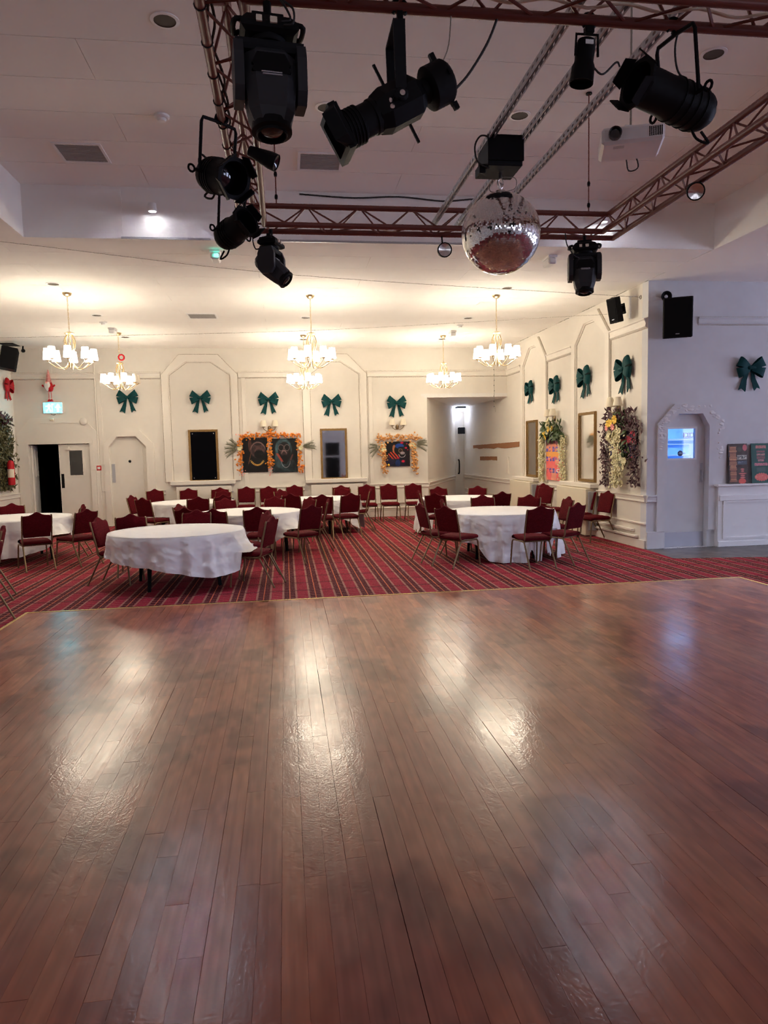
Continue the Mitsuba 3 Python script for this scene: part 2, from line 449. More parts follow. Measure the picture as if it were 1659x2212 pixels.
# back wall
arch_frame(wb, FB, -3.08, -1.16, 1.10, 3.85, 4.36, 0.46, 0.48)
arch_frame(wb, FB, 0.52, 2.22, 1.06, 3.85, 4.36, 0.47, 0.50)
for a, b in ((-6.7, -4.72), (-4.60, -3.10), (-1.14, 0.50), (2.24, XR)):
    rail(wb, FB, a, b, 3.76, 3.92, 0.07, 'picture_rail')
for a, b in ((-3.34, -3.1), (-1.14, 0.5), (2.24, 3.86)):
    rail(wb, FB, a, b, 0.77, 0.90, 0.05, 'dado_rail')
    part(wb, 'skirting', slab(FB, a, b, 0, 0.16, 0.03, bev=.004), 'm_trim')
    part(wb, 'dado_cap', slab(FB, a, b, 0.36, 0.39, 0.03, bev=.004), 'm_trim')
    part(wb, 'heating_pipe', on(FB, tube([(a, 0.24, .06), (b, 0.24, .06)], 0.022, 8)), 'm_trim', 30)
for u in (-4.64, -1.02, 2.32):
    part(wb, 'pilaster_strip', slab(FB, u - 0.05, u + 0.05, 0.9, 3.76, 0.02, bev=.004), 'm_trim')
part(wb, 'vertical_strip', slab(FB, -5.80, -5.74, 3.92, 4.5, 0.012), 'm_trim')
for u0, u1, zt in ((-2.82, -1.42, 0.97), (0.66, 2.06, 0.93)):
    g = struct('trim_4' if u0 < 0 else 'trim_5', 'white boxed radiator cover below a mirror', 'radiator cover', None, None)
    part(g, 'panel', slab(FB, u0, u1, 0.02, zt, 0.13, bev=.008), 'm_trim')
    part(g, 'shelf', slab(FB, u0 - .14, u1 + .12, zt + .04, zt + .15, 0.16, bev=.012), 'm_trim')
    for s in range(4):
        part(g, 'bracket', slab(FB, u1 + .01, u1 + .05, 0.25 + .18 * s, 0.28 + .18 * s, 0.10), 'm_steel')
# right wall
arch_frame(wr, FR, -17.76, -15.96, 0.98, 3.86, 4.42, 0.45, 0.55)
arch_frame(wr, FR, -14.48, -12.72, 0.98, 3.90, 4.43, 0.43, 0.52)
for a, b in ((-YB, -17.8), (-15.94, -14.5), (-12.7, -11.37)):
    rail(wr, FR, a, b, 3.76, 3.92, 0.07, 'picture_rail')
for a, b in ((-23.8, -18.1), (-16.5, -14.85), (-13.25, -11.37)):
    rail(wr, FR, a, b, 0.80, 0.93, 0.05, 'dado_rail')
for a, b in ((-23.8, -11.37),):
    part(wr, 'skirting', slab(FR, a, b, 0, 0.15, 0.03, bev=.004), 'm_trim')
    part(wr, 'dado_cap', slab(FR, a, b, 0.42, 0.45, 0.025, bev=.004), 'm_trim')
part(wr, 'heating_cover', slab(FR, -23.6, -11.75, 0.27, 0.32, 0.06, bev=.01), 'm_trim')
part(wr, 'heating_cover', slab(FR, -23.6, -11.62, 0.17, 0.215, 0.07, bev=.01), 'm_trim')
for k, (a, b) in enumerate(((-18.08, -16.53), (-14.82, -13.29))):
    g = struct(f'trim_{6 + k}', 'cream boxed radiator cover on the right wall', 'radiator cover', None, None)
    part(g, 'panel', slab(FR, a, b, 0.02, 0.95, 0.24, bev=.008), 'm_ivory')
    part(g, 'shelf', slab(FR, a - .06, b + .05, 0.96, 1.05, 0.17, bev=.012), 'm_trim')
    part(g, 'radiator', slab(FR, b, b + .05, 0.12, 0.90, 0.20, 0.03, bev=.01), 'm_steel')
# alcove passage
aw = struct('wall_passage', 'splayed passage wall beyond the back wall', 'wall', prism(Polygon([(3.86, YB - .0), (5.75, 23.6), (XR, 23.8), (XR, 24.0), (5.6, 23.8), (3.66, YB)]), 3.2), 'm_wall')
FA = frame((3.86, YB, 0), np.array([1.89, 4.6, 0]) / math.hypot(1.89, 4.6), (0, 0, 1))
rail(aw, FA, 0, 4.85, 0.77, 0.90, 0.05, 'dado_rail')
part(aw, 'skirting', slab(FA, 0, 4.9, 0, .16, .03), 'm_trim')
struct('ceiling_passage', 'low ceiling of the passage', 'ceiling', prism(Polygon([(3.7, YB), (XR + .1, YB), (XR + .1, 24), (5.6, 24)]), 0.1).apply_translation((0, 0, 3.2)), 'm_white')
# left wall
rail(wl, FL, 6, YB, 0.80, 0.93, 0.05, 'dado_rail')
part(wl, 'panel_bead', slab(FL, 16.6, 18.75, 0.55, 0.58, 0.02), 'm_trim')
part(wl, 'skirting', slab(FL, 6, YB, 0, .15, .03), 'm_trim')
# front right wall
rail(wf, FF, XR + .9, 14, 3.81, 3.93, 0.04, 'picture_rail', 'm_wall_grey')
rail(wf, FF, XR, 6.29, 0.80, 0.93, 0.05, 'dado_rail', 'm_wall_grey')
part(wf, 'skirting', slab(FF, XR, 6.44, 0, 0.30, 0.03, bev=.006), 'm_wall_grey')
clad = struct('trim_8', 'white panelled boxing with a shelf on top under the posters', 'panelling', None, None)
part(clad, 'body', slab(FF, 7.38, 14, 0.0, 1.05, 0.10, bev=.006), 'm_white')
part(clad, 'shelf', slab(FF, 7.34, 14, 1.05, 1.09, 0.15, bev=.008), 'm_white')
part(clad, 'rail', slab(FF, 7.40, 14, 0.80, 0.90, 0.125, .1, bev=.008), 'm_white')
part(clad, 'skirting', slab(FF, 7.38, 14, 0, 0.10, 0.125, bev=.008), 'm_white')
o = sbox(7.47, 0.14, 9.6, 0.80)
part(clad, 'panel_bead', on(FF, prism(o.difference(o.buffer(-.03)), 0.02), d=.1), 'm_white')
d3o = arch_poly(6.29, 7.56, 0.30, 2.15, 2.48, 0.31, 0.35)
d3b = d3o.difference(door3_in)
m = on(FF, prism(d3b, 0.04))
part(wf, 'door_surround', m, 'm_wall_grey')
flakes = []
for i in range(70):                                        # peeling plaster lumps on the arch
    t = rng.random()
    pts = [(6.37, 1.7), (6.37, 2.14), (6.66, 2.41), (7.2, 2.41), (7.46, 2.14), (7.42, 1.5)]
    s = rng.uniform(0, len(pts) - 1.001)
    a, b = pts[int(s)], pts[int(s) + 1]
    f = s - int(s)
    c = (a[0] + (b[0] - a[0]) * f + rng.uniform(-.05, .05), a[1] + (b[1] - a[1]) * f + rng.uniform(-.05, .05))
    q = moved(trimesh.creation.icosphere(subdivisions=1), np.diag([rng.uniform(.015, .05), rng.uniform(.01, .03), rng.uniform(.004, .012), 1]))
    flakes.append(on(FF, q, c[0], c[1], 0.04))
part(wf, 'peeling_plaster', cat(*flakes), 'm_white', True, kind='stuff')

# ---------------------------------------------------------------- ceilings
low = sbox(XL - .2, -6.2, 14.2, YB).difference(sbox(WX0 - .04, WY0 - .04, WX1 + .04, WY1 + .04)).difference(sbox(XR + .2, YF + .2, 14.3, 20))
struct('ceiling_slab', 'void above the ceiling boards', 'ceiling', moved(prism(low, .2), None, (0, 0, ZC + .022)), 'm_gap')
struct('ceiling_well_slab', 'void above the raised ceiling boards', 'ceiling', box(WX0 - .2, WX1 + .2, WY0 - .2, WY1 + .2, ZW + .022, ZW + .2), 'm_gap')
ce = struct('ceiling', 'cream boarded lower ceiling', 'ceiling', None, None)
cw = struct('ceiling_well', 'grey boarded raised ceiling above the dance floor', 'ceiling', None, None)


def panels(parent, x0, x1, y0, y1, z, dx, dy, ph=0.0, gap=0.005):
    y, row = y0, 0
    while y < y1 - .01:
        yb = min(y + dy, y1)
        x = x0 - ((row % 2) * dx / 2 + ph)
        while x < x1 - .01:
            a, b = max(x, x0), min(x + dx, x1)
            if b - a > .03:
                part(parent, 'panel', box(a + gap * .35, b - gap * .35, y + gap / 2, yb - gap / 2, z, z + .02), 'm_ceil')
            x += dx
        y, row = yb, row + 1


panels(ce, XL, XR, WY1 + .02, YB, ZC, 3.2, 0.64)
for x0, x1, y0, y1 in ((XL, WX0 - .02, -6, WY1 + .02), (WX1 + .02, 14, -6, WY1 + .02), (XR, 14, WY1 + .02, YF), (WX0 - .02, WX1 + .02, -6, WY0 - .02)):
    part(ce, 'panel', box(x0, x1, y0, y1, ZC, ZC + .02), 'm_ceil')
panels(cw, WX0, WX1, 3.09, WY1 - .05, ZW, 3.1, 0.64)
part(cw, 'panel', box(WX0, WX1, WY0, 3.088, ZW, ZW + .02), 'm_ceil')
part(cw, 'panel', box(WX0, WX1, WY1 - .05, WY1, ZW, ZW + .02), 'm_ceil')
fa = struct('wall_well', 'upright sides of the raised ceiling', 'fascia', cat(box(WX0 - .02, WX0, WY0, WY1 + .02, ZC, ZW + .02), box(WX1, WX1 + .02, WY0, WY1 + .02, ZC, ZW + .02), box(WX0 - .02, WX1 + .02, WY1, WY1 + .02, ZC, ZW + .02), box(WX0 - .02, WX1 + .02, WY0 - .02, WY0, ZC, ZW + .02)), 'm_ceil')
for a, b in ((-1.95, -0.85), (-.2, 3.1)):
    part(fa, 'edge_trim', box(a, b, WY1 - .012, WY1, ZC - .002, ZC + .025), 'm_zinc')
part(fa, 'joint_strip', box(-1.99, -1.93, WY1 - .006, WY1, ZC, ZW), 'm_ceil')

# ---------------------------------------------------------------- doors
d1 = struct('door_1', 'white double door, one leaf open to a dark corridor', 'door', None, None)
part(d1, 'frame', cat(slab(FB, -6.51, -6.41, 0, 2.20, 0.04), slab(FB, -4.93, -4.84, 0, 2.20, 0.04), slab(FB, -6.51, -4.84, 2.14, 2.22, 0.05)), 'm_trim')
part(d1, 'surround', on(FB, prism(arch_poly(-6.66, -4.70, 0, 2.40, 2.80, .34, .38).difference(sbox(-6.51, -.1, -4.84, 2.2)), .035)), 'm_trim')
part(d1, 'moulding', slab(FB, -6.22, -4.95, 2.66, 2.69, 0.055, .03), 'm_trim')
lf = sbox(-5.70, 0.02, -4.94, 2.125)
leaf = part(d1, 'leaf', on(FB, prism(lf.difference(sbox(-5.45, 1.34, -5.13, 1.97)), .045), d=-.07), 'm_wall')
part(leaf, 'window_bead', on(FB, prism(sbox(-5.48, 1.31, -5.10, 2.0).difference(sbox(-5.45, 1.34, -5.13, 1.97)), .012), d=-.025), 'm_trim')
part(leaf, 'pane', slab(FB, -5.45, -5.13, 1.34, 1.97, -.045, -.05), 'm_lens')
part(leaf, 'push_plate', slab(FB, -5.67, -5.60, 1.02, 1.38, -.02, -.025), 'm_black')
part(leaf, 'closer', cat(slab(FB, -5.48, -5.44, 2.0, 2.08, .02, -.025), slab(FB, -5.52, -5.4, 1.99, 2.02, .03, -.025)), 'm_trim')
FO = frame((-6.37, YB - .06, 0), np.array([-.165, .986, 0]), (0, 0, 1))
lo = part(d1, 'leaf', moved(on(FO, prism(sbox(.18, .02, .94, 2.12).difference(sbox(.45, 1.34, .75, 1.97)), .045)), None, (0, 0, 0)), 'm_wall')
part(lo, 'window_bead', on(FO, prism(sbox(.42, 1.31, .78, 2.0).difference(sbox(.45, 1.34, .75, 1.97)), .02), d=.045), 'm_trim')
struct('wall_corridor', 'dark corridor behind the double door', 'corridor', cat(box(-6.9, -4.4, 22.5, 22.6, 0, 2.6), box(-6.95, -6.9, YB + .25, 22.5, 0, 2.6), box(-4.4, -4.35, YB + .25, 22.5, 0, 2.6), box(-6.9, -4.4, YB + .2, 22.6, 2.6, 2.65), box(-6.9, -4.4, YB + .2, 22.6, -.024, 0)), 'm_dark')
d2 = struct('door_2', 'cream door with chamfered top set in an arched surround', 'door', None, None)
part(d2, 'surround', on(FB, prism(arch_poly(-4.60, -3.34, 0, 2.09, 2.46, .35, .35).difference(door2_in), .05)), 'm_trim')
part(d2, 'leaf', on(FB, prism(door2_in, .04), d=-.14), 'm_wall')
part(d2, 'panel', on(FB, prism(arch_poly(-4.31, -3.65, .1, 1.98, 2.11, .17, .17), .015), d=-.10), 'm_wall')
part(d2, 'push_plate', slab(FB, -4.44, -4.36, 1.12, 1.60, -.085, -.1), 'm_steel')
part(d2, 'notice_disc', on(FB, lathe([(0, 0), (.035, 0), (.035, .006), (0, .006)], 20), -3.98, 1.66, -.084), 'm_blackgrey', 30)
d3 = struct('door_3', 'lavender door with a bright square window and metal kick plate', 'door', None, None)
part(d3, 'leaf', on(FF, prism(door3_in.buffer(-.004).difference(sbox(6.55, 1.55, 7.06, 2.06)), .045), d=-.15), 'm_wall_grey')
part(d3, 'window_bead', on(FF, prism(sbox(6.52, 1.52, 7.09, 2.09).difference(sbox(6.55, 1.55, 7.06, 2.06)), .012), d=-.105), 'm_white')
part(d3, 'pane', slab(FF, 6.55, 7.06, 1.55, 2.06, -.128, -.129), 'm_glass')
part(d3, 'kick_plate', slab(FF, 6.47, 7.23, 0.01, 0.26, -.10, -.105), 'm_steel')
part(d3, 'pull_handle', cat(slab(FF, 7.16, 7.205, 1.12, 1.46, -.095, -.105), on(FF, tube([(7.18, 1.16, -.1), (7.18, 1.17, -.06), (7.18, 1.33, -.06), (7.18, 1.34, -.1)], .01))), 'm_steel')
mat('m_disc', base_color=S(24, 36, 84), roughness=.4)
part(d3, 'notice_disc', on(FF, lathe([(0, 0), (.048, 0), (.048, .003), (0, .003)], 24), 6.80, 1.635, -.128), 'm_disc', 30)
part(d3, 'notice_bar', cat(slab(FF, 6.765, 6.835, 1.628, 1.634, -.1235), slab(FF, 6.77, 6.83, 1.642, 1.648, -.1235)), 'm_white')
mat('m_lobby', base_color=(0.42, 0.66, 0.90), roughness=.7)
lob = struct('wall_lobby', 'pale blue lit lobby seen through the door window', 'lobby', cat(box(6.33, 10.4, 14.4, 14.5, 0, 2.7), box(6.33, 6.35, YF + .3, 14.4, 0, 2.7), box(10.4, 10.45, YF + .3, 14.4, 0, 2.7), box(6.33, 10.4, YF + .25, 14.4, 2.7, 2.75), box(6.33, 10.4, YF + .2, 14.4, -.024, 0)), 'm_lobby')
part(lob, 'shelf_rail', cat(box(6.36, 10.4, 14.30, 14.4, 1.87, 1.91), box(6.36, 10.4, 14.33, 14.4, 1.78, 1.80), box(6.36, 10.4, 14.33, 14.4, 1.54, 1.57), box(8.72, 8.78, 14.3, 14.4, .3, 1.78)), 'm_white')
whole('ceiling_lamp', 'white ceiling lamp in the blue lobby behind the door window', 'ceiling lamp', box(7.6, 8.4, 12.6, 13.6, 2.63, 2.695, .01), 'm_white', emitter={'type': 'area', 'radiance': {'type': 'rgb', 'value': [1.3, 2.1, 3.3]}})
ls = thing('lobby_exit_sign', 'small teal exit sign on the lobby wall seen through the door window', 'exit sign')
part(ls, 'plate', box(8.53, 8.75, 14.27, 14.30, 1.935, 2.035), 'm_disc')
part(ls, 'pictogram', cat(box(8.55, 8.60, 14.262, 14.27, 1.955, 2.015), box(8.63, 8.65, 14.262, 14.27, 1.95, 2.02), box(8.68, 8.73, 14.262, 14.27, 1.955, 2.015)), 'm_white')

# ---------------------------------------------------------------- tables and cloths
tab_top = lathe([(0, .712), (.88, .712), (.905, .722), (.908, .735), (.90, .745), (0, .745)], 48)
TABLES = [  # x, y, drop(theta in degrees) pairs, name of the table
    (-1.53, 10.14, [(0, .33), (30, .62), (90, .5), (140, .3), (180, .24), (225, .33), (262, .40), (300, .55), (322, .52), (338, .285), (350, .285)], 'nearest the dance floor, hanging askew', (340, 16)),
    (-4.79, 13.36, [(0, .45), (60, .4), (180, .5), (250, .62), (290, .60), (312, .5), (322, .27), (336, .27), (346, .45)], 'by the open doorway', (328, 12)),
    (-.67, 13.04, [(0, .48), (90, .4), (180, .45), (250, .34), (295, .50), (312, .27), (326, .28), (340, .5)], 'in the middle behind the nearest one', (318, 12)),
    (-2.09, 16.21, [(0, .5), (180, .55), (270, .48)], 'in front of the dark mirror', None),
    (.74, 16.03, [(0, .742), (60, .5), (180, .45), (250, .42), (285, .36), (305, .45), (330, .742)], 'before the bright mirror, its hem on the floor', None),
    (3.72, 14.79, [(0, .4), (90, .5), (150, .68), (190, .70), (230, .6), (280, .42), (330, .4)], 'at the mouth of the passage', None),
    (3.55, 11.49, [(0, .68), (90, .5), (150, .40), (200, .40), (232, .46), (244, .72), (270, .742), (330, .742)], 'near the flowered right wall, hem on the floor', None)]


CH = [
    (-5.13, 14.17, -67, 'facing us across the open doorway table'), (-4.08, 12.10, 119, 'back turned in front of the open doorway table'),
    (-3.96, 13.42, 185, 'side on right of the open doorway table, the further of two'), (-3.52, 12.40, 143, 'with cloth on its seat, right of the open doorway table'),
    (-3.90, 9.54, 195, 'seen edge on at the left picture edge behind the nearest chair'), (-3.45, 8.11, 178, 'cut off by the left picture edge beside the dance floor corner'),
    (-2.37, 10.36, -14, 'tucked under the left side of the table nearest the dance floor'), (-2.33, 11.18, 95, 'back turned just behind the left side of the nearest table'),
    (-3.08, 15.99, -15, 'seen edge on at the left side of the dark mirror table'), (-2.76, 15.27, 55, 'dark back turned, front left at the dark mirror table'),
    (-3.21, 18.47, -64, 'against the back wall beside the chamfered cream door'), (-2.43, 18.31, -81, 'against the back wall straight below the dark mirror'),
    (-1.60, 12.65, -20, 'bright red, turned sideways at the left side of the middle table'), (-1.50, 12.10, 60, 'of which only the crown shows behind the middle of the nearest table'),
    (-1.85, 15.08, 102, 'back turned at the front of the dark mirror table'), (-1.43, 11.03, -96, 'facing us over the far rim of the nearest table'),
    (-1.07, 11.65, 74, 'dark back turned, between nearest and middle table, the left one'), (-1.06, 13.82, -64, 'facing us over the far left rim of the middle table'),
    (-1.53, 15.54, 130, 'front right at the dark mirror table, half hidden behind others'), (-1.63, 17.03, -119, 'facing us at the far right of the dark mirror table'),
    (-1.69, 18.25, -92, 'on the back wall right of the radiator box under the dark mirror'), (-1.02, 18.35, -90, 'against the back wall below the dog wearing a gold chain'),
    (-.44, 18.21, -88, 'against the back wall below the middle berry strand between the dogs'), (.08, 16.61, -41, 'side on at the far left of the bright mirror table'),
    (-.34, 13.84, -113, 'facing us behind the middle table, right of its centre'), (-.45, 11.76, 85, 'dark back turned at the front of the middle table, seat showing'),
    (-.56, 10.52, -159, 'bright red behind the chair holding the cloth corner of the nearest table'), (-.48, 9.76, 160, 'with bunched cloth on its seat, right of the nearest table'),
    (.23, 11.76, 125, 'with a pale patch on its back, front right of the middle table'), (.46, 12.92, 174, 'seen edge on, bright red, at the right end of the middle table'),
    (.22, 18.53, -90, 'against the back wall below the hooded dog picture'), (.24, 15.17, 60, 'front left at the bright mirror table, its back turned'),
    (.20, 13.52, -150, 'facing left over the far right rim of the middle table'), (.72, 14.56, 88, 'back turned at the front of the bright mirror table'),
    (1.37, 17.57, -92, 'near the back wall below the bright mirror'), (1.20, 16.79, -121, 'facing us over the far rim of the bright mirror table'),
    (1.21, 14.73, 110, 'dark back turned beside the cloth that reaches the floor'), (2.04, 17.67, -90, 'near the back wall just right of the bright mirror'),
    (1.59, 15.85, 168, 'turned sideways at the right end of the bright mirror table'), (2.61, 17.71, -90, 'near the back wall left of the monkey picture, whole front in view'),
    (3.23, 17.61, -91, 'near the back wall right under the monkey picture'), (3.05, 14.54, -5, 'turned sideways at the left end of the passage side table'),
    (3.53, 15.65, -78, 'facing us behind the passage side table, the left one'), (3.07, 13.87, 55, 'back turned front left at the passage side table'),
    (2.95, 11.87, -5, 'of which only the crown shows left of the flower side table'), (2.42, 11.20, 10, 'bright, outer of two left of the flower side table'),
    (2.62, 10.62, 35, 'back turned, inner of two left of the flower side table'), (3.58, 12.37, -92, 'facing us behind the flower side table, left of centre'),
    (4.11, 13.72, 110, 'dark back turned at the right front of the passage side table'), (4.20, 15.52, -123, 'facing us behind the passage side table, the right one'),
    (4.17, 12.12, -134, 'facing us over the far right rim of the flower side table'), (5.74, 15.90, 200, 'on the right wall by the left radiator cover, behind another chair'),
    (5.55, 15.12, 206, 'on the right wall below the lettered canvas, overlapping another chair'), (5.78, 14.55, 184, 'seen edge on against the right wall by the second radiator cover'),
    (4.49, 11.51, -179, 'bright and side on at the right end of the flower side table'), (5.76, 13.39, 183, 'against the right wall at the right end of the second radiator cover'),
    (5.76, 12.63, 190, 'against the right wall under the dark flowers, nearest its corner'), (4.23, 10.48, 124, 'back turned at the front right of the flower side table'),
    (3.64, 10.19, 98, 'back turned, before the floor length cloth near the flowers')]


def cloth(drops, seed, notch=None, at=(0, 0)):
    n, m, R = 288, 26, .915
    th = np.arange(n) * 2 * np.pi / n
    a = np.array([d[0] for d in drops] + [drops[0][0] + 360.0])
    v = np.array([d[1] for d in drops] + [drops[0][1]])
    deg = np.degrees(th)
    D = np.interp(np.where(deg < a[0], deg + 360, deg), a, v)
    for _ in range(6):
        D = (np.roll(D, 1) + 2 * D + np.roll(D, -1)) / 4
    r = np.random.default_rng(seed)
    rip = np.zeros(n)
    for f, am in ((7, .5), (11, .8), (17, .9), (26, .6), (41, .25)):
        rip += am * np.sin(f * th + r.uniform(0, 6.28))
    V = []
    for i in range(8):                                      # the top
        q = R * (i + .5) / 8
        V.append(np.stack([q * np.cos(th), q * np.sin(th), np.full(n, .7535) + .0012 * (meshkit.noise(np.stack([q * np.cos(th) * 5, q * np.sin(th) * 5, th * 0], 1), seed) - .5)], 1))
    for i in range(m + 1):
        t = i / m
        s = t * t * (3 - 2 * t) if t < 1 else 1
        q = R + .012 * min(1, t * 10) + (.030 * t + .027 * rip * t ** .8) * np.clip(D / .5, .35, 1.3) + .05 * t * D
        z = .7535 - .006 * min(1, t * 12) - D * t
        wr = meshkit.fbm(np.stack([np.cos(th) * 6, np.sin(th) * 6, np.full(n, t * 4)], 1), 3, seed) - .5
        q = q + .042 * wr * min(1, t * 3)
        if notch:                                           # where the cloth lies on a chair seat it spreads outwards
            k = np.exp(-((deg - notch[0] + 180) % 360 - 180) ** 2 / (2 * notch[1] ** 2))
            q = q + .22 * k * t ** 2
            z = np.where((k > .6), np.maximum(z, .487), z)
        z = np.maximum(z, .006 + .004 * rip.clip(0))
        V.append(np.stack([q * np.cos(th), q * np.sin(th), z], 1))
    V = np.vstack(V + [[[0, 0, .7535]]])
    for cx, cy, ca, _ in CH:                                # the skirt rests on the seats pushed under it
        f_ = np.array([math.cos(math.radians(ca)), math.sin(math.radians(ca))])
        q = V[:, :2] + np.array(at) - [cx, cy]
        ly, lx = q @ f_, q @ np.array([f_[1], -f_[0]])
        V[:, 2] = np.where((abs(lx) < .235) & (ly > -.20) & (ly < .25), np.maximum(V[:, 2], .494), V[:, 2])
    F = []
    rows = 8 + m + 1
    for i in range(rows - 1):
        for j in range(n):
            k = (j + 1) % n
            F += [(i * n + j, (i + 1) * n + j, (i + 1) * n + k), (i * n + j, (i + 1) * n + k, i * n + k)]
    c = len(V) - 1
    F += [(c, j, (j + 1) % n) for j in range(n)]
    return trimesh.Trimesh(V, F, process=False)


leg_m = {}
for k, (x, y, drops, where, notch) in enumerate(TABLES):
    t = thing('round_table', f'round banquet table with black tapered legs {where}'.split(', ')[0], 'table', 'round banquet tables')
    tw = T().translate([x, y, 0]).rotate([0, 0, 1], 18 + 11 * k)
    if not leg_m:
        leg_m['top'] = mikit.ply(tab_top, 'm_wood', smooth=30)
        for j in range(4):
            c, s = math.cos(j * math.pi / 2 + .78), math.sin(j * math.pi / 2 + .78)
            leg_m[j] = mikit.ply(cat(hull([(c * .60 + a, s * .60 + b, .70) for a in (-.035, .035) for b in (-.035, .035)] + [(c * .66 + a, s * .66 + b, 0) for a in (-.019, .019) for b in (-.019, .019)])), 'm_black')
        leg_m['rail'] = mikit.ply(cat(box(-.45, .45, -.45, -.42, .63, .712), box(-.45, .45, .42, .45, .63, .712), box(-.45, -.42, -.45, .45, .63, .712), box(.42, .45, -.45, .45, .63, .712)), 'm_black')
    part(t, 'table_top', leg_m['top'], None, to_world=tw)
    part(t, 'apron', leg_m['rail'], None, to_world=tw)
    for j in range(4):
        part(t, 'leg', leg_m[j], None, to_world=tw)
    ck = thing('tablecloth', f'white cloth over the round table {where}', 'tablecloth', 'white tablecloths')
    put(ck, moved(cloth(drops, 31 + k, notch, (x, y)), None, (x, y, 0)), 'm_cloth_creased', True)

# ---------------------------------------------------------------- chairs (forward = +y)
def crown(w0, w1, z0, zs, zh):
    pts = [(-w0 / 2, z0), (-w1 / 2 - .004, (z0 + zs) / 2), (-w1 / 2, zs - .03), (-w1 / 2 + .008, zs - .008)]
    for i in range(0, 21):
        x = -w1 / 2 + .02 + (w1 - .04) * i / 20
        a = abs(x) / (w1 / 2)
        pts.append((x, zs + (zh - zs) * (math.exp(-(a / .34) ** 2)) + .006 * (1 - a)))
    pts += [(w1 / 2 - .008, zs - .008), (w1 / 2, zs - .03), (w1 / 2 + .004, (z0 + zs) / 2), (w0 / 2, z0)]
    return Polygon(pts)


def backpad():
    def layer(poly, y):
        return poly, y
    P = crown(.395, .42, .535, .885, .938)
    rings = [(P.buffer(-.012), -.010), (P.buffer(-.002), .0), (P, .010), (P, .028), (P.buffer(-.008), .040), (P.buffer(-.03), .046)]
    n = 120
    V = []
    for q, d in rings:
        e = q.exterior
        e = Polygon(e).exterior
        # start at the point nearest the bottom centre so that the rings match
        s0 = e.project(Point(0, .53))
        L = e.length
        sgn = 1 if e.is_ccw else -1
        pp = np.array([e.interpolate((s0 + sgn * L * i / n) % L).coords[0] for i in range(n)])
        V.append(np.stack([pp[:, 0], np.full(n, d), pp[:, 1]], 1))
    c0, c1 = V[0].mean(0), V[-1].mean(0)
    V = np.vstack(V + [[c0], [c1 + [0, .006, 0]]])
    F = []
    for i in range(len(rings) - 1):
        for j in range(n):
            k = (j + 1) % n
            F += [(i * n + j, i * n + k, (i + 1) * n + k), (i * n + j, (i + 1) * n + k, (i + 1) * n + j)]
    a, b = len(V) - 2, len(V) - 1
    F += [(a, (j + 1) % n, j) for j in range(n)] + [(b, (len(rings) - 1) * n + j, (len(rings) - 1) * n + (j + 1) % n) for j in range(n)]
    m = trimesh.Trimesh(V, F, process=False)
    v = m.vertices.copy()
    v[:, 1] += -.215 - (v[:, 2] - .50) * .235          # leaning back
    m.vertices = v
    return fix(m)


def back_y(z):
    return -.205 - (z - .50) * .235


seat = box(-.215, .215, -.205, .22, .415, .475, .02)
seat = fix(cat(hull([(sx * (.212 - e), -.205 + e if sy < 0 else .225 - e, z) for sx in (-1, 1) for sy in (-1, 1) for e, z in ((.012, .418), (0, .43), (0, .455), (.02, .474), (.06, .484))] + [(sx * (.19), (.0), .488) for sx in (-1, 1)] + [(sx * .12, .212, .474) for sx in (-1, 1)])))
posts = []
for s in (-1, 1):
    posts.append(tube(spline([(s * .19, -.10, .405), (s * .208, -.17, .41), (s * .216, -.208, .455), (s * .218, back_y(.56), .56), (s * .218, back_y(.72), .72), (s * .217, back_y(.86), .86), (s * .210, back_y(.893), .893)], 4), .0125, 8))
rails = [tube(spline([(s * .205, -.19, .392), (s * .205, -.1, .402), (s * .205, .15, .402), (s * .205, .2, .395)], 3), .0125, 8) for s in (-1, 1)]
rails += [tube([(-.205, yy, .402), (.205, yy, .402)], .011, 8) for yy in (-.15, .16)]
legs = [tube(spline([(s * .205, .165, .402), (s * .207, .2, .385), (s * .212, .215, .33), (s * .222, .245, .012)], 4), [.0125] * 12 + [.011], 8) for s in (-1, 1)]
legs += [tube(spline([(s * .205, -.14, .402), (s * .206, -.18, .385), (s * .208, -.2, .35), (s * .214, -.375, .012)], 4), [.0125] * 12 + [.011], 8) for s in (-1, 1)]
for i, lg in enumerate(legs):
    e = lg.vertices[-1]
    legs[i] = cat(lg, moved(trimesh.creation.cylinder(.0145, .02, sections=10), None, (e[0], e[1], .010)))
chair_parts = [('seat', mikit.ply(seat, 'm_velvet', smooth=40)), ('backrest', mikit.ply(backpad(), 'm_velvet', smooth=50)), ('back_post', mikit.ply(posts[0], 'm_bronze', smooth=40)), ('back_post', mikit.ply(posts[1], 'm_bronze', smooth=40)), ('seat_frame', mikit.ply(cat(*rails), 'm_bronze', smooth=40))] + [('leg', mikit.ply(l, 'm_bronze', smooth=40)) for l in legs]
for x, y, a, where in CH:
    k = thing('banquet_chair', f'red velvet chair {where}', 'chair', 'red banquet chairs')
    tw = T().translate([x, y, 0.002]).rotate([0, 0, 1], a - 90)
    for n_, p_ in chair_parts:
        part(k, n_, p_, None, to_world=tw)

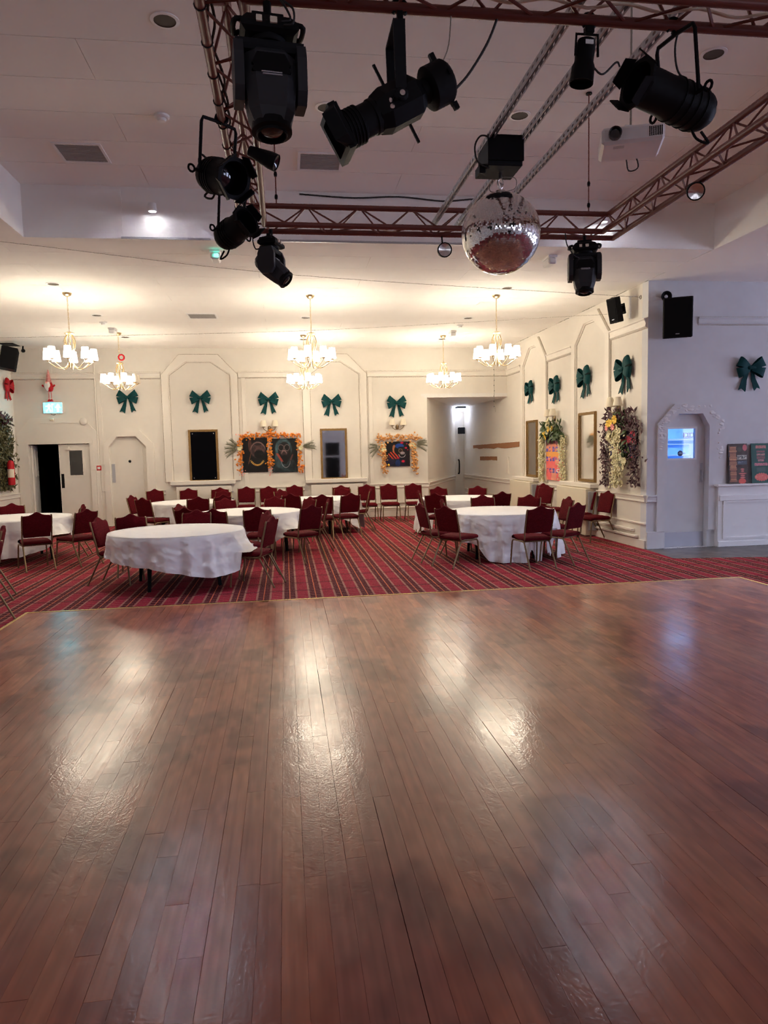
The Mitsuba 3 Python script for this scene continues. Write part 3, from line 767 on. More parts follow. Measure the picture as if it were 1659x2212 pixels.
# ---------------------------------------------------------------- chandeliers
def chandelier_parts():
    out = [('canopy', lathe([(0, 0), (.075, 0), (.07, -.02), (.05, -.045), (.015, -.06), (0, -.06)], 20), 'm_nickel')]
    links = []
    for i in range(15):
        t = np.linspace(0, 2 * np.pi, 9)
        z = -.075 - .038 * i
        o = np.stack([.009 * np.cos(t), t * 0, .024 * np.sin(t)], 1) if i % 2 else np.stack([t * 0, .009 * np.cos(t), .024 * np.sin(t)], 1)
        links.append(tube(o + [0, 0, z], .0035, 5, False))
    out.append(('chain', cat(*links), 'm_nickel'))
    out.append(('crown_disc', lathe([(0, -.63), (.02, -.635), (.075, -.655), (.08, -.665), (.06, -.685), (0, -.685)], 20), 'm_nickel'))
    for j in range(8):
        a = j * math.pi / 4
        prof = [(.045, -.685), (.085, -.78), (.075, -.90), (.035, -1.02), (.03, -1.12), (.08, -1.22), (.18, -1.245), (.28, -1.19), (.345, -1.14), (.36, -1.115)]
        pts = spline([(r * math.cos(a), r * math.sin(a), z) for r, z in prof], 3)
        cup = moved(lathe([(0, -1.125), (.03, -1.12), (.034, -1.11), (.012, -1.105), (.011, -1.07), (0, -1.07)], 10), None, (.36 * math.cos(a), .36 * math.sin(a), 0))
        out.append(('arm', cat(tube(pts, .0075, 6), cup), 'm_nickel'))
    return out


SHADE = lathe([(0, -1.10), (.072, -1.10), (.074, -1.095), (.054, -.918), (.052, -.915), (0, -.915)], 20)
emit = {'type': 'area', 'radiance': {'type': 'rgb', 'value': SHADE_RADIANCE}}
unlit = mat('m_shade_off', base_color=(.75, .68, .54), roughness=.8)
chp = [(n_, mikit.ply(m_, b_, smooth=40)) for n_, m_, b_ in chandelier_parts()]
shp = mikit.ply(SHADE, 'm_white', smooth=40)
for x, y, z, rot, dead, where in ((-3.51, 12.67, ZC, 9, (), 'hanging before the open doorway, the nearer on the left'), (.53, 12.70, ZC, 31, (), 'in the middle, the nearer and upper of two overlapping'), (3.855, 12.57, ZC, 17, (), 'hanging before the right wall, the nearer on the right'),
                               (-3.58, 16.64, ZC, 25, (7, 0), 'hanging above the chamfered cream door, one shade unlit'), (.52, 16.95, ZC, 12, (), 'in the middle, the further and lower of two overlapping'), (3.88, 17.0, ZC, 22, (), 'hanging before the passage opening')):
    k = thing('chandelier', f'brass chandelier with white shades {where}', 'chandelier', 'chandeliers')
    tw = T().translate([x, y, z]).rotate([0, 0, 1], rot)
    for n_, p_ in chp:
        part(k, n_, p_, None, to_world=tw)
    for j in range(8):
        a = j * 45
        st = tw.rotate([0, 0, 1], a).translate([.36, 0, 0])
        if j in dead:
            part(k, 'shade', {**shp, 'bsdf': {'type': 'ref', 'id': unlit}}, None, to_world=st)
        else:
            part(k, 'shade', shp, None, to_world=st, emitter=emit)
whole('bauble_ring', 'small red ring hung on the chandelier above the chamfered cream door', 'ornament', moved(tube([(.06 * math.cos(t), 0, .06 * math.sin(t)) for t in np.linspace(0, 6.2832, 17)], .018, 8), None, (-3.52, 16.56, 3.98)), 'm_red', True)

# ---------------------------------------------------------------- ceiling fittings
def can_light(x, y, z, label):
    k = thing('ceiling_speaker', label, 'ceiling speaker', 'round ceiling fittings')
    part(k, 'rim', moved(lathe([(.085, 0), (.112, 0), (.110, -.006), (.085, -.008)], 28), None, (x, y, z)), 'm_white', 30)
    part(k, 'grille', moved(lathe([(0, -.001), (.088, -.001), (.088, -.004), (0, -.005)], 28), None, (x, y, z)), 'm_grille', 30)


mat('m_grille', base_color=S(58, 46, 34), roughness=.7)
for x, y, l in ((-.81, 5.97, 'left of the moving head, above the left truss'), (.518, 7.25, 'just left of the spotlight barrel'), (2.48, 7.24, 'between the second and third metal rails'), (3.80, 5.985, 'at the upper right above the projector')):
    can_light(x, y, ZW, f'dark round speaker in the raised ceiling {l}')
for x, y, l in ((-3.525, 12.02, 'just in front of the left chandelier'), (-3.52, 14.6, 'behind the left chandelier, before the smoke detector'), (-3.55, 17.22, 'beyond the chandelier above the cream door'), (.51, 14.76, 'behind the chain of the middle chandelier'), (3.87, 11.99, 'in front of the right chandelier'),
                (3.906, 14.74, 'left of the right chandelier chain'), (.536, 17.56, 'below the canopy of the further middle chandelier'), (3.968, 17.5, 'beside the canopy of the chandelier by the passage')):
    can_light(x, y, ZC, f'dark round speaker in the lower ceiling {l}')


def vent(x0, x1, y0, y1, z, label):
    k = thing('ceiling_vent', label, 'vent', 'square ceiling vents')
    part(k, 'frame', cat(box(x0 - .03, x1 + .03, y0 - .03, y0, z - .012, z), box(x0 - .03, x1 + .03, y1, y1 + .03, z - .012, z), box(x0 - .03, x0, y0, y1, z - .012, z), box(x1, x1 + .03, y0, y1, z - .012, z)), 'm_white')
    n = 12
    part(k, 'grille', box(x0, x1, y0, y1, z - .003, z), 'm_ventgrey')
    for i in range(n):
        y = y0 + (i + .5) * (y1 - y0) / n
        part(k, 'slat', box(x0, x1, y - .012, y + .006, z - .010, z - .002), 'm_ventgrey')


mat('m_ventgrey', base_color=(.30, .28, .265), roughness=.7)
vent(-2.345, -1.89, 8.31, 8.76, ZW, 'square grey vent in the raised ceiling left of the truss')
vent(.29, .75, 8.33, 8.78, ZW, 'square grey vent in the raised ceiling between truss and spotlight')
vent(-1.78, -1.27, 14.4, 14.85, ZC, 'square grey vent in the lower ceiling between two chandeliers')
for x, y, z, l in ((-1.10, 7.57, ZW, 'small white detector on the raised ceiling above the left vent'), (-3.58, 15.34, ZC, 'round smoke detector on the lower ceiling before the chandelier on the left'), (3.94, 15.56, ZC, 'round smoke detector on the lower ceiling left of the right chandelier')):
    k = thing('smoke_detector', l, 'smoke detector')
    part(k, 'base', moved(lathe([(0, 0), (.075, 0), (.075, -.02), (.06, -.03), (0, -.03)], 20), None, (x, y, z)), 'm_white', 30)
    part(k, 'sensor', moved(lathe([(0, -.03), (.045, -.03), (.038, -.055), (0, -.06)], 20), None, (x, y, z)), 'm_white', 30)
scene['m_clear'] = {'type': 'twosided', 'bsdf': {'type': 'principled', 'base_color': {'type': 'rgb', 'value': [.7, .71, .7]}, 'roughness': .15, 'specular': .6}}
for x, y, l, g in ((-3.574, 16.11, 'clear boxed emergency light on the lower ceiling beside the left far chandelier', 0), (3.967, 16.41, 'clear boxed emergency light on the lower ceiling beside the passage chandelier', 0), (-.84, 10.08, 'emergency light with a green lamp just beyond the fascia by the truss corner', 1), (3.89, 10.07, 'white emergency light just beyond the fascia right of the mirror ball', 0)):
    k = thing('emergency_light', l, 'emergency light')
    part(k, 'base', box(x - .07, x + .07, y - .14, y + .14, ZC - .03, ZC, .006), 'm_white')
    part(k, 'cover', box(x - .06, x + .06, y - .13, y + .13, ZC - .12, ZC - .03, .02), 'm_clear')
    if g:
        part(k, 'lamp', box(x - .01, x + .05, y - .16, y - .13, ZC - .1, ZC - .06, .005), 'm_white', label='green glowing indicator lamp', emitter={'type': 'area', 'radiance': {'type': 'rgb', 'value': [.1, 1.6, 1.1]}})
k = thing('security_camera', 'small dark camera on the lower ceiling in the far left corner', 'security camera')
part(k, 'bracket', tube([(-6.25, 18.6, ZC), (-6.25, 18.58, ZC - .08)], .018, 8), 'm_black')
part(k, 'body', tube([(-6.28, 18.68, ZC - .1), (-6.2, 18.46, ZC - .13)], .045, 10), 'm_black', 40)
whole('ceiling_hatch', 'dark flat vent on the lower ceiling above the black speaker in the far left corner', 'vent', box(-6.62, -6.3, 18.1, 18.55, ZC - .015, ZC, .004), 'm_blackgrey')
whole('hatch_panel', 'faint white square hatch in the lower ceiling in front of the right chandelier', 'hatch', box(3.72, 4.03, 13.15, 13.45, ZC - .010, ZC, .003), 'm_white')
for key, pts, l in (('tension_wire', [(-6.69, 8.45, 4.5), (-3.447, 9.70, 4.515), (.27, 11.16, 4.5), (6.11, 11.62, 4.31)], 'long thin wire slanting under the lower ceiling to the corner of the right wall'), ('tension_wire', [(-6.69, 17.2, 4.5), (.35, 16.2, 4.5), (6.11, 12.58, 4.215)], 'thin wire under the lower ceiling ending at a hook on the right wall')):
    k = thing(key, l, 'wire')
    part(k, 'wire', tube(spline(pts, 8), .0032, 5), 'm_wire')
    e = pts[-1]
    part(k, 'hook', tube([(e[0], e[1] + .03 * math.cos(t), e[2] + .03 * math.sin(t)) for t in np.linspace(0, 6.2, 10)], .007, 5), 'm_wire')
for x, l in ((-1.53, 'bright white spotlight at the foot of the fascia left of the truss'), (4.40, 'bright white spotlight at the foot of the fascia behind the right truss corner')):
    k = thing('spotlight', l, 'spotlight', 'fascia spotlights')
    Ma = align((0.0, .06, -1))
    part(k, 'housing', moved(tube([(0, 0, -.06), (0, 0, .035)], [.05, .052], 18), Ma, (x, WY1 - .15, 4.86)), 'm_white', 40)
    part(k, 'arm', tube([(x, WY1, 4.89), (x, WY1 - .15, 4.89)], .012, 8), 'm_white')
    part(k, 'lens', moved(lathe([(0, .036), (.042, .036), (.042, .04), (0, .046)], 18), Ma, (x, WY1 - .15, 4.86)), 'm_white', 40, emitter={'type': 'area', 'radiance': {'type': 'rgb', 'value': SPOT_RADIANCE}})
k = thing('passage_light', 'white bulkhead light glowing at the end of the passage ceiling', 'ceiling light')
part(k, 'base', box(5.72, 6.02, 23.1, 23.4, 3.14, 3.2, .01), 'm_blackgrey')
part(k, 'diffuser', box(5.70, 6.04, 23.08, 23.42, 3.05, 3.14, .03), 'm_white', emitter={'type': 'area', 'radiance': {'type': 'rgb', 'value': [2.4, 2.7, 3.6]}})
whole('door_closer_box', 'dark box on the wall at the end of the passage', 'box', box(5.85, 6.08, 23.5, 23.6, 2.30, 2.52, .01), 'm_blackgrey')
k = thing('grab_handle', 'dark pull handle at the end of the passage', 'handle')
part(k, 'bar', tube(spline([(5.86, 23.62, 1.42), (5.86, 23.5, 1.40), (5.86, 23.48, 1.2), (5.86, 23.5, .98), (5.86, 23.62, .96)], 4), .022, 8), 'm_black', 40)
mat('m_raw', base_color=S(142, 100, 70), roughness=.8)
whole('bare_strip', 'long torn brown strip on the passage wall', 'strip', on(FR, prism(Polygon([(-22.57, 1.80)] + [(-22.57 + .38 * i, 1.80 + rng.uniform(-.03, .02)) for i in range(1, 12)] + [(-17.98, 1.82), (-17.98, 1.95), (-22.57, 1.90)]), .014)), 'm_raw')
whole('bare_strip', 'short torn brown strip below the long one on the passage wall', 'strip', on(FR, prism(Polygon([(-21.75, 1.42)] + [(-21.75 + .3 * i, 1.43 + rng.uniform(-.02, .02)) for i in range(1, 6)] + [(-19.97, 1.44), (-19.97, 1.55), (-21.75, 1.54)]), .014)), 'm_raw')
whole('wall_conduit', 'short white conduit on the wall under the torn strips', 'conduit', slab(FR, -18.98, -18.88, 1.08, 1.55, .03, bev=.005), 'm_trim')
k = thing('fairy_light_string', 'thin string of unlit fairy lights hanging below the right chandelier', 'string lights')
pts = [(5.58, 18.5, 4.5), (5.60, 18.5, 3.86), (5.60, 18.5, 3.1), (5.63, 18.5, 2.76)]
part(k, 'cord', tube(spline(pts, 6), .004, 5), 'm_wire')
part(k, 'bulbs', cat(*[moved(trimesh.creation.icosphere(subdivisions=1, radius=.011), None, (5.60 + rng.uniform(-.02, .02), 18.5, 4.3 - .14 * i)) for i in range(11)]), 'm_blackgrey', kind='stuff')

# ---------------------------------------------------------------- lighting truss
TB, TA = 3.85, 4.045
TX0, TX1, TY0, TY1, TWd = -.315, 3.30, 3.235, 6.84, .20
truss = thing('lighting_truss', 'oxblood painted triangular truss hung in a square under the raised ceiling', 'truss')
OUT = [(TX0, TY0), (TX1, TY0), (TX1, TY1), (TX0, TY1)]
INN = [(TX0 + TWd, TY0 + TWd), (TX1 - TWd, TY0 + TWd), (TX1 - TWd, TY1 - TWd), (TX0 + TWd, TY1 - TWd)]
MID = [((a[0] + b[0]) / 2, (a[1] + b[1]) / 2) for a, b in zip(OUT, INN)]
for i in range(4):
    j = (i + 1) % 4
    loops = [(OUT, TB), (INN, TB), (MID, TA)]
    for L, z in loops:
        a, b = np.array([*L[i], z]), np.array([*L[j], z])
        e = (b - a) / np.linalg.norm(b - a) * .01
        part(truss, 'chord', tube([a - e, b + e], .025, 12), 'm_truss', 50)
    nb = 14
    for (La, za), (Lb, zb_) in (((OUT, TB), (MID, TA)), ((INN, TB), (MID, TA)), ((OUT, TB), (INN, TB))):
        a0, a1 = np.array([*La[i], za]), np.array([*La[j], za])
        b0, b1 = np.array([*Lb[i], zb_]), np.array([*Lb[j], zb_])
        for s in range(nb):
            f0, f1 = (s + .02) / nb, (s + .98) / nb
            p, q = (a0 + (a1 - a0) * f0, b0 + (b1 - b0) * f1) if s % 2 else (b0 + (b1 - b0) * f0, a0 + (a1 - a0) * f1)
            part(truss, 'brace', tube([p, q], .008, 6), 'm_truss', 50)
for x, y, l in ((.0, 6.74, 'far left'), (3.0, 6.74, 'far right'), (0.05, 3.33, 'near left'), (3.1, 3.33, 'near right')):
    k = thing('hanging_rod', f'thin rod from the raised ceiling to the {l} truss corner', 'rod', 'truss hanging rods')
    part(k, 'rod', tube([(x, y, ZW), (x, y, TA + .02)], .006, 6), 'm_truss')
    for z in (TA + .08, TA + .28):
        part(k, 'coupling', moved(lathe([(0, -.02), (.012, -.02), (.016, 0), (.012, .02), (0, .02)], 10), None, (x, y, z)), 'm_black')
    part(k, 'ceiling_plate', moved(lathe([(0, 0), (.03, 0), (.03, -.012), (0, -.012)], 12), None, (x, y, ZW)), 'm_black')
# metal channels laid across the truss
for x, l in ((1.465, 'leftmost'), (1.70, 'middle'), (1.985, 'rightmost')):
    k = thing('metal_channel', f'perforated galvanised channel across the truss, the {l} of three', 'metal channel', 'galvanised channels across the truss')
    y0, y1, z = TY0 - .1, TY1 - .02, 3.90
    part(k, 'web', box(x - .02, x + .02, y0, y1, z + .036, z + .041), 'm_zinc')
    holes = unary_union([sbox(y + .02, .012, y + .05, .028) for y in np.arange(y0, y1 - .06, .075)])
    pl = sbox(y0, 0, y1, .041).difference(holes)
    MS = np.array([[0, 0, 1, x - .02], [1, 0, 0, 0], [0, 1, 0, z], [0, 0, 0, 1.0]])
    s = prism(pl, .004)
    part(k, 'side', moved(s, MS), 'm_zinc')
    part(k, 'side', moved(s, MS, (.036, 0, 0)), 'm_zinc')
    part(k, 'lip', cat(box(x - .02, x - .010, y0, y1, z, z + .004), box(x + .010, x + .02, y0, y1, z, z + .004)), 'm_zinc')
# mirror ball and its motor
BC, BR = np.array([1.57, 5.0, 3.312]), .277
k = thing('ball_motor', 'black square motor box bolted under the metal channels above the mirror ball', 'motor')
part(k, 'body', box(1.445, 1.69, 4.87, 5.13, 3.73, 3.90, .006), 'm_blackgrey')
part(k, 'front_plate', box(1.44, 1.695, 4.855, 4.87, 3.76, 3.93, .003), 'm_black')
part(k, 'small_box', box(1.40, 1.445, 4.93, 5.05, 3.70, 3.76, .004), 'm_black')
part(k, 'shaft', moved(lathe([(0, 0), (.012, 0), (.012, .05), (0, .05)], 12), None, (BC[0], BC[1], 3.685)), 'm_chrome', 30)
part(k, 'loop_cable', tube(spline([(1.46, 4.9, 3.72), (1.38, 4.9, 3.76), (1.36, 4.9, 3.86), (1.40, 4.9, 3.93), (1.46, 4.9, 3.93)], 6), .006, 6), 'm_cable', True)
k = thing('mirror_ball', 'large mirror ball hanging from the black motor under the truss', 'mirror ball')
part(k, 'core', moved(trimesh.creation.icosphere(subdivisions=4, radius=BR - .0025), None, BC), 'm_gap', True)
rows, Vt, Ft = 76, [], []
for i in range(rows):
    t0, t1 = math.pi * i / rows, math.pi * (i + 1) / rows
    tm = (t0 + t1) / 2
    nc = max(4, int(2 * math.pi * math.sin(tm) * rows / math.pi))
    for j in range(nc):
        p = 2 * math.pi * (j + .5) / nc
        c = BR * np.array([math.sin(tm) * math.cos(p), math.sin(tm) * math.sin(p), math.cos(tm)])
        n_ = c / BR + nrg.normal(0, .026, 3)
        n_ /= np.linalg.norm(n_)
        e1 = np.cross([0, 0, 1.0], n_)
        e1 /= np.linalg.norm(e1)
        e2 = np.cross(n_, e1)
        h1, h2 = BR * math.sin(tm) * math.pi / nc * .93, BR * math.pi / rows / 2 * .93
        b = len(Vt)
        Vt += [c - e1 * h1 - e2 * h2, c + e1 * h1 - e2 * h2, c + e1 * h1 + e2 * h2, c - e1 * h1 + e2 * h2]
        Ft += [(b, b + 1, b + 2), (b, b + 2, b + 3)]
part(k, 'mirror_tiles', moved(trimesh.Trimesh(np.array(Vt), Ft, process=False), None, BC), 'm_tile', kind='stuff')
part(k, 'cap', moved(lathe([(0, .0), (.045, 0), (.04, .02), (.012, .03), (0, .03)], 16), None, (BC[0], BC[1], BC[2] + BR - .006)), 'm_chrome', 30)
part(k, 'shackle', cat(tube([(BC[0] + .02 * math.cos(t), BC[1], 3.655 + .034 * math.sin(t)) for t in np.linspace(0, 6.283, 13)], .005, 6), tube([(BC[0], BC[1] + .018 * math.cos(t), 3.63 + .03 * math.sin(t)) for t in np.linspace(0, 6.283, 13)], .005, 6)), 'm_chrome', True)
part(k, 'safety_wire', tube(spline([(1.57, 5, 3.70), (1.67, 4.98, 3.69), (1.67, 4.98, 3.62), (1.58, 5, 3.60), (1.50, 5, 3.60), (1.49, 5, 3.64)], 6), .003, 5), 'm_wire', True)


# ---------------------------------------------------------------- stage lights
def clamp(k, x, y, z=TB, drop=.1):
    """hook clamp around a chord at (x, y)"""
    part(k, 'clamp', cat(tube([(x + .034 * math.cos(t), y, z + .034 * math.sin(t)) for t in np.linspace(-.9, math.pi + .9, 11)], .010, 6), box(x - .022, x + .022, y - .018, y + .018, z - drop, z - .026, .004)), 'm_black')


def moving_head(label, pos, pan=0, tilt=0, scale=1.0, gap=.02):
    """hanging moving head; local origin at the clamp, z down negative"""
    k = thing('moving_head_light', label, 'stage light', 'moving head lights')
    M0 = np.eye(4)
    c, s = math.cos(pan), math.sin(pan)
    M0[:3, :3] = np.array([[c, -s, 0], [s, c, 0], [0, 0, 1]]) * scale
    M0[:3, 3] = pos
    A = lambda m: moved(m, M0)
    base = hull([(sx * (.125 - e), sy * (.095 - e), z) for sx in (-1, 1) for sy in (-1, 1) for e, z in ((.065, -.03), (.03, -.05), (.0, -.09), (0, -.115), (.02, -.13))])
    part(k, 'base', A(base), 'm_black')
    for sx in (-1, 1):
        part(k, 'handle', A(tube(spline([(sx * .12, -.05, -.07), (sx * .15, -.05, -.08), (sx * .15, .05, -.08), (sx * .12, .05, -.07)], 3), .012, 6)), 'm_black', True)
    part(k, 'bracket', A(box(-.07, .07, -.02, .02, -.04, -.012, .003)), 'm_black')
    part(k, 'connector', A(box(-.06, -.035, -.105, -.09, -.10, -.075)), 'm_ivory')
    part(k, 'connector', A(box(.0, .03, -.105, -.09, -.10, -.075)), 'm_ivory')
    part(k, 'turntable', A(lathe([(0, -.15), (.075, -.15), (.08, -.14), (.08, -.125), (0, -.125)], 20)), 'm_black', 30)
    for sx in (-1, 1):
        prof = Polygon([(-.06, -.16), (.06, -.16), (.085, -.22), (.085, -.36), (.05, -.41), (-.05, -.41), (-.085, -.36), (-.085, -.22)])
        arm = moved(prism(prof, .042), np.array([[0, 0, 1, -.021], [1, 0, 0, 0], [0, 1, 0, 0], [0, 0, 0, 1.0]]), (sx * .137, 0, 0))
        part(k, 'yoke_arm', A(arm), 'm_headgrey')
    part(k, 'yoke_bridge', A(hull([(sx * .15, sy * .06, z) for sx in (-1, 1) for sy in (-1, 1) for z in (-.15, -.172)] + [(sx * .11, sy * .05, -.19) for sx in (-1, 1) for sy in (-1, 1)])), 'm_blackgrey')
    ct, st = math.cos(tilt), math.sin(tilt)
    Mh = np.array([[1, 0, 0, 0], [0, ct, -st, 0], [0, st, ct, -.33], [0, 0, 0, 1.0]])
    B = lambda m: A(moved(m, Mh))
    head = hull([(sx * (w), sy * (d), z) for w, d, z in ((.075, .06, .165), (.112, .085, .12), (.114, .102, -.0), (.098, .092, -.13), (.078, .076, -.18)) for sx, sy in ((-1, -.55), (-1, .55), (1, -.55), (1, .55), (-.6, 1), (.6, 1), (-.6, -1), (.6, -1))])
    part(k, 'head', B(head), 'm_headgrey')
    part(k, 'vent_cover', B(cat(*[hull([(x, -.098 - (.004 if z > .0 else 0), z) for x, z in ((-.06, .10 - q), (.06, .10 - q), (.085, .05 - q), (.075, .04 - q), (.05, .088 - q), (-.05, .088 - q), (-.085, .05 - q), (-.075, .04 - q))] + [(x, -.08, z) for x, z in ((-.06, .10 - q), (.06, .10 - q), (.085, .05 - q), (-.085, .05 - q))]) for q in (0, .03)])), 'm_black')
    part(k, 'front_ring', B(lathe([(0, -.17), (.088, -.165), (.090, -.20), (.07, -.205), (.066, -.215), (.062, -.215), (.060, -.190), (0, -.188)], 28)), 'm_black', 30)
    part(k, 'lens', B(lathe([(0, -.212), (.03, -.209), (.058, -.198), (.058, -.192), (0, -.192)], 24)), 'm_lens', True)
    part(k, 'badge', B(cat(box(-.045, .045, -.107, -.099, .008, .013), box(-.04, .045, -.107, -.099, -.002, .003))), 'm_steel')
    return k


k = moving_head('large black moving head light hanging at the near left truss corner, head straight down', (-.012, 3.42, TB - .06), pan=.12, tilt=-.14, scale=1.02, gap=.035)
part(k, 'stem', tube([(-.012, 3.42, 3.78), (-.012, 3.42, 3.83)], .018, 8), 'm_black')
part(k, 'power_lead', cat(tube(spline([(.0, 3.36, 3.85), (.05, 3.34, 3.80), (.10, 3.30, 3.74), (.10, 3.30, 3.68), (.06, 3.32, 3.68)], 6), .005, 6), tube(spline([(.02, 3.40, 3.86), (.06, 3.37, 3.80), (.09, 3.34, 3.72), (.05, 3.33, 3.70)], 6), .005, 6)), 'm_cable', True)
k = moving_head('black moving head light at the far left truss corner, head turned to the right', (-.06, 6.72, TB - .06), pan=1.2, tilt=-.85, scale=.92, gap=.035)
part(k, 'stem', tube([(-.06, 6.72, 3.78), (-.06, 6.72, 3.83)], .018, 8), 'm_black')
part(k, 'power_lead', tube(spline([(-.16, 6.7, 3.85), (-.22, 6.66, 3.74), (-.20, 6.66, 3.64), (-.14, 6.68, 3.66)], 6), .006, 6), 'm_cable', True)
k = moving_head('black moving head light at the far right truss corner, head straight down', (2.95, 6.72, TB - .05), pan=-.3, tilt=-.12, scale=.97, gap=.035)
part(k, 'stem', tube([(2.95, 6.72, 3.78), (2.95, 6.72, 3.83)], .018, 8), 'm_black')
part(k, 'power_lead', tube(spline([(2.72, 6.64, 3.84), (2.74, 6.64, 3.72), (2.80, 6.62, 3.62), (2.86, 6.64, 3.60)], 6), .006, 6), 'm_cable', True)


def along(k, name, segs, o, d, m='m_black', n=24, up=(0, 0, 1), smooth=30):
    """lathed piece with its axis from o along d"""
    part(k, name, moved(lathe(segs, n), align(d, up), o), m, smooth)


# profile spotlight: axis from the lamp house down to the front barrel
k = thing('profile_spotlight', 'long black profile spotlight hanging from the near truss by a flat yoke', 'stage light')
o = np.array([.80, 3.42, 3.525])
d = np.array([-.52, -.05, -.285])
d /= np.linalg.norm(d)
Mk = align(d)
P = lambda m: moved(m, Mk, o)
part(k, 'lamp_house', P(cat(lathe([(0, -.02), (.085, -.02), (.098, -.005), (.098, .085), (.085, .095), (.055, .10), (.055, .15), (0, .15)], 24), box(-.108, .108, -.012, .012, .0, .012), box(-.012, .012, -.112, .112, .0, .012))), 'm_black', 30)
for q in (box(-.01, .01, .10, .135, -.015, .01), box(-.01, .01, -.135, -.10, -.015, .01)):
    part(k, 'adjuster', P(q), 'm_black')
oct_ = lambda r, z, q=1.0: [(r * math.cos(a) * q, r * math.sin(a), z) for a in np.arange(8) * math.pi / 4 + math.pi / 8]
part(k, 'body', P(hull(oct_(.065, .13) + oct_(.098, .17) + oct_(.102, .33) + oct_(.085, .38))), 'm_black')
part(k, 'front_barrel', P(lathe([(0, .34), (.078, .34), (.080, .40), (.074, .405), (.074, .46), (.080, .465), (.080, .56), (0, .56)], 26)), 'm_black', 30)
part(k, 'barrel_rib', P(cat(*[lathe([(.078, z), (.086, z), (.086, z + .006), (.078, z + .006)], 24) for z in (.47, .487, .504, .521, .538)])), 'm_black')
part(k, 'gel_holder', P(cat(box(-.105, .105, -.105, -.08, .565, .60), box(-.105, .105, .08, .105, .565, .60), box(-.105, -.08, -.08, .08, .565, .60), box(.08, .105, -.08, .08, .565, .60), box(-.10, .10, -.10, .10, .555, .567))), 'm_black')
part(k, 'top_hat', P(hull([(.085, -.09, .60), (.085, .09, .60), (.10, -.10, .57), (.10, .10, .57), (.15, -.06, .66), (.15, .06, .66), (.165, -.06, .60), (.165, .06, .60)])), 'm_black')
for q in (box(-.005, .005, .10, .20, .27, .282), box(-.005, .005, -.19, -.10, .24, .252), tube([(.09, 0, .30), (.13, 0, .30)], .012, 8)):
    part(k, 'shutter_handle', P(q), 'm_black')
side = np.cross(d, [0, 0, 1])
part(k, 'tilt_knob', cat(*[moved(lathe([(0, 0), (r, 0), (r, .02), (r * .7, .026), (0, .026)], 16), align((0, -1, 0)), (x, 3.42 - .10, z)) for x, z, r in ((.580, 3.405, .030),)]), 'm_blackgrey', 30)
for x, z, r, y_ in ((.580, 3.405, .014, 3.292), (.525, 3.375, .012, 3.305), (.535, 3.35, .012, 3.305)):
    part(k, 'screw', moved(lathe([(0, 0), (r, 0), (r * .9, .006), (0, .007)], 14), align((0, -1, 0)), (x, y_, z)), 'm_chrome', 30)
part(k, 'yoke', cat(hull([(.545, 3.30, 3.72), (.60, 3.30, 3.72), (.552, 3.30, 3.43), (.602, 3.30, 3.43), (.545, 3.312, 3.72), (.60, 3.312, 3.72), (.552, 3.312, 3.43), (.602, 3.312, 3.43)]),
                    hull([(.60, 3.54, 3.72), (.545, 3.54, 3.72), (.602, 3.54, 3.43), (.552, 3.54, 3.43), (.60, 3.528, 3.72), (.545, 3.528, 3.72), (.602, 3.528, 3.43), (.552, 3.528, 3.43)]), box(.545, .60, 3.30, 3.54, 3.714, 3.728)), 'm_blackgrey')
part(k, 'stem', cat(box(.585, .612, 3.415, 3.445, 3.72, 3.83), tube([(.598 + .034 * math.cos(t), 3.43, TB + .034 * math.sin(t)) for t in np.linspace(-.9, 4.0, 11)], .011, 6)), 'm_black')
part(k, 'power_lead', tube(spline([(.86, 3.43, 3.50), (.93, 3.44, 3.58), (1.02, 3.44, 3.72), (1.08, 3.43, 3.86)], 6), .006, 6), 'm_cable', True)
part(k, 'safety_wire', tube(spline([(.80, 3.43, 3.62), (.83, 3.43, 3.70), (.845, 3.43, 3.85)], 5), .003, 5), 'm_wire', True)


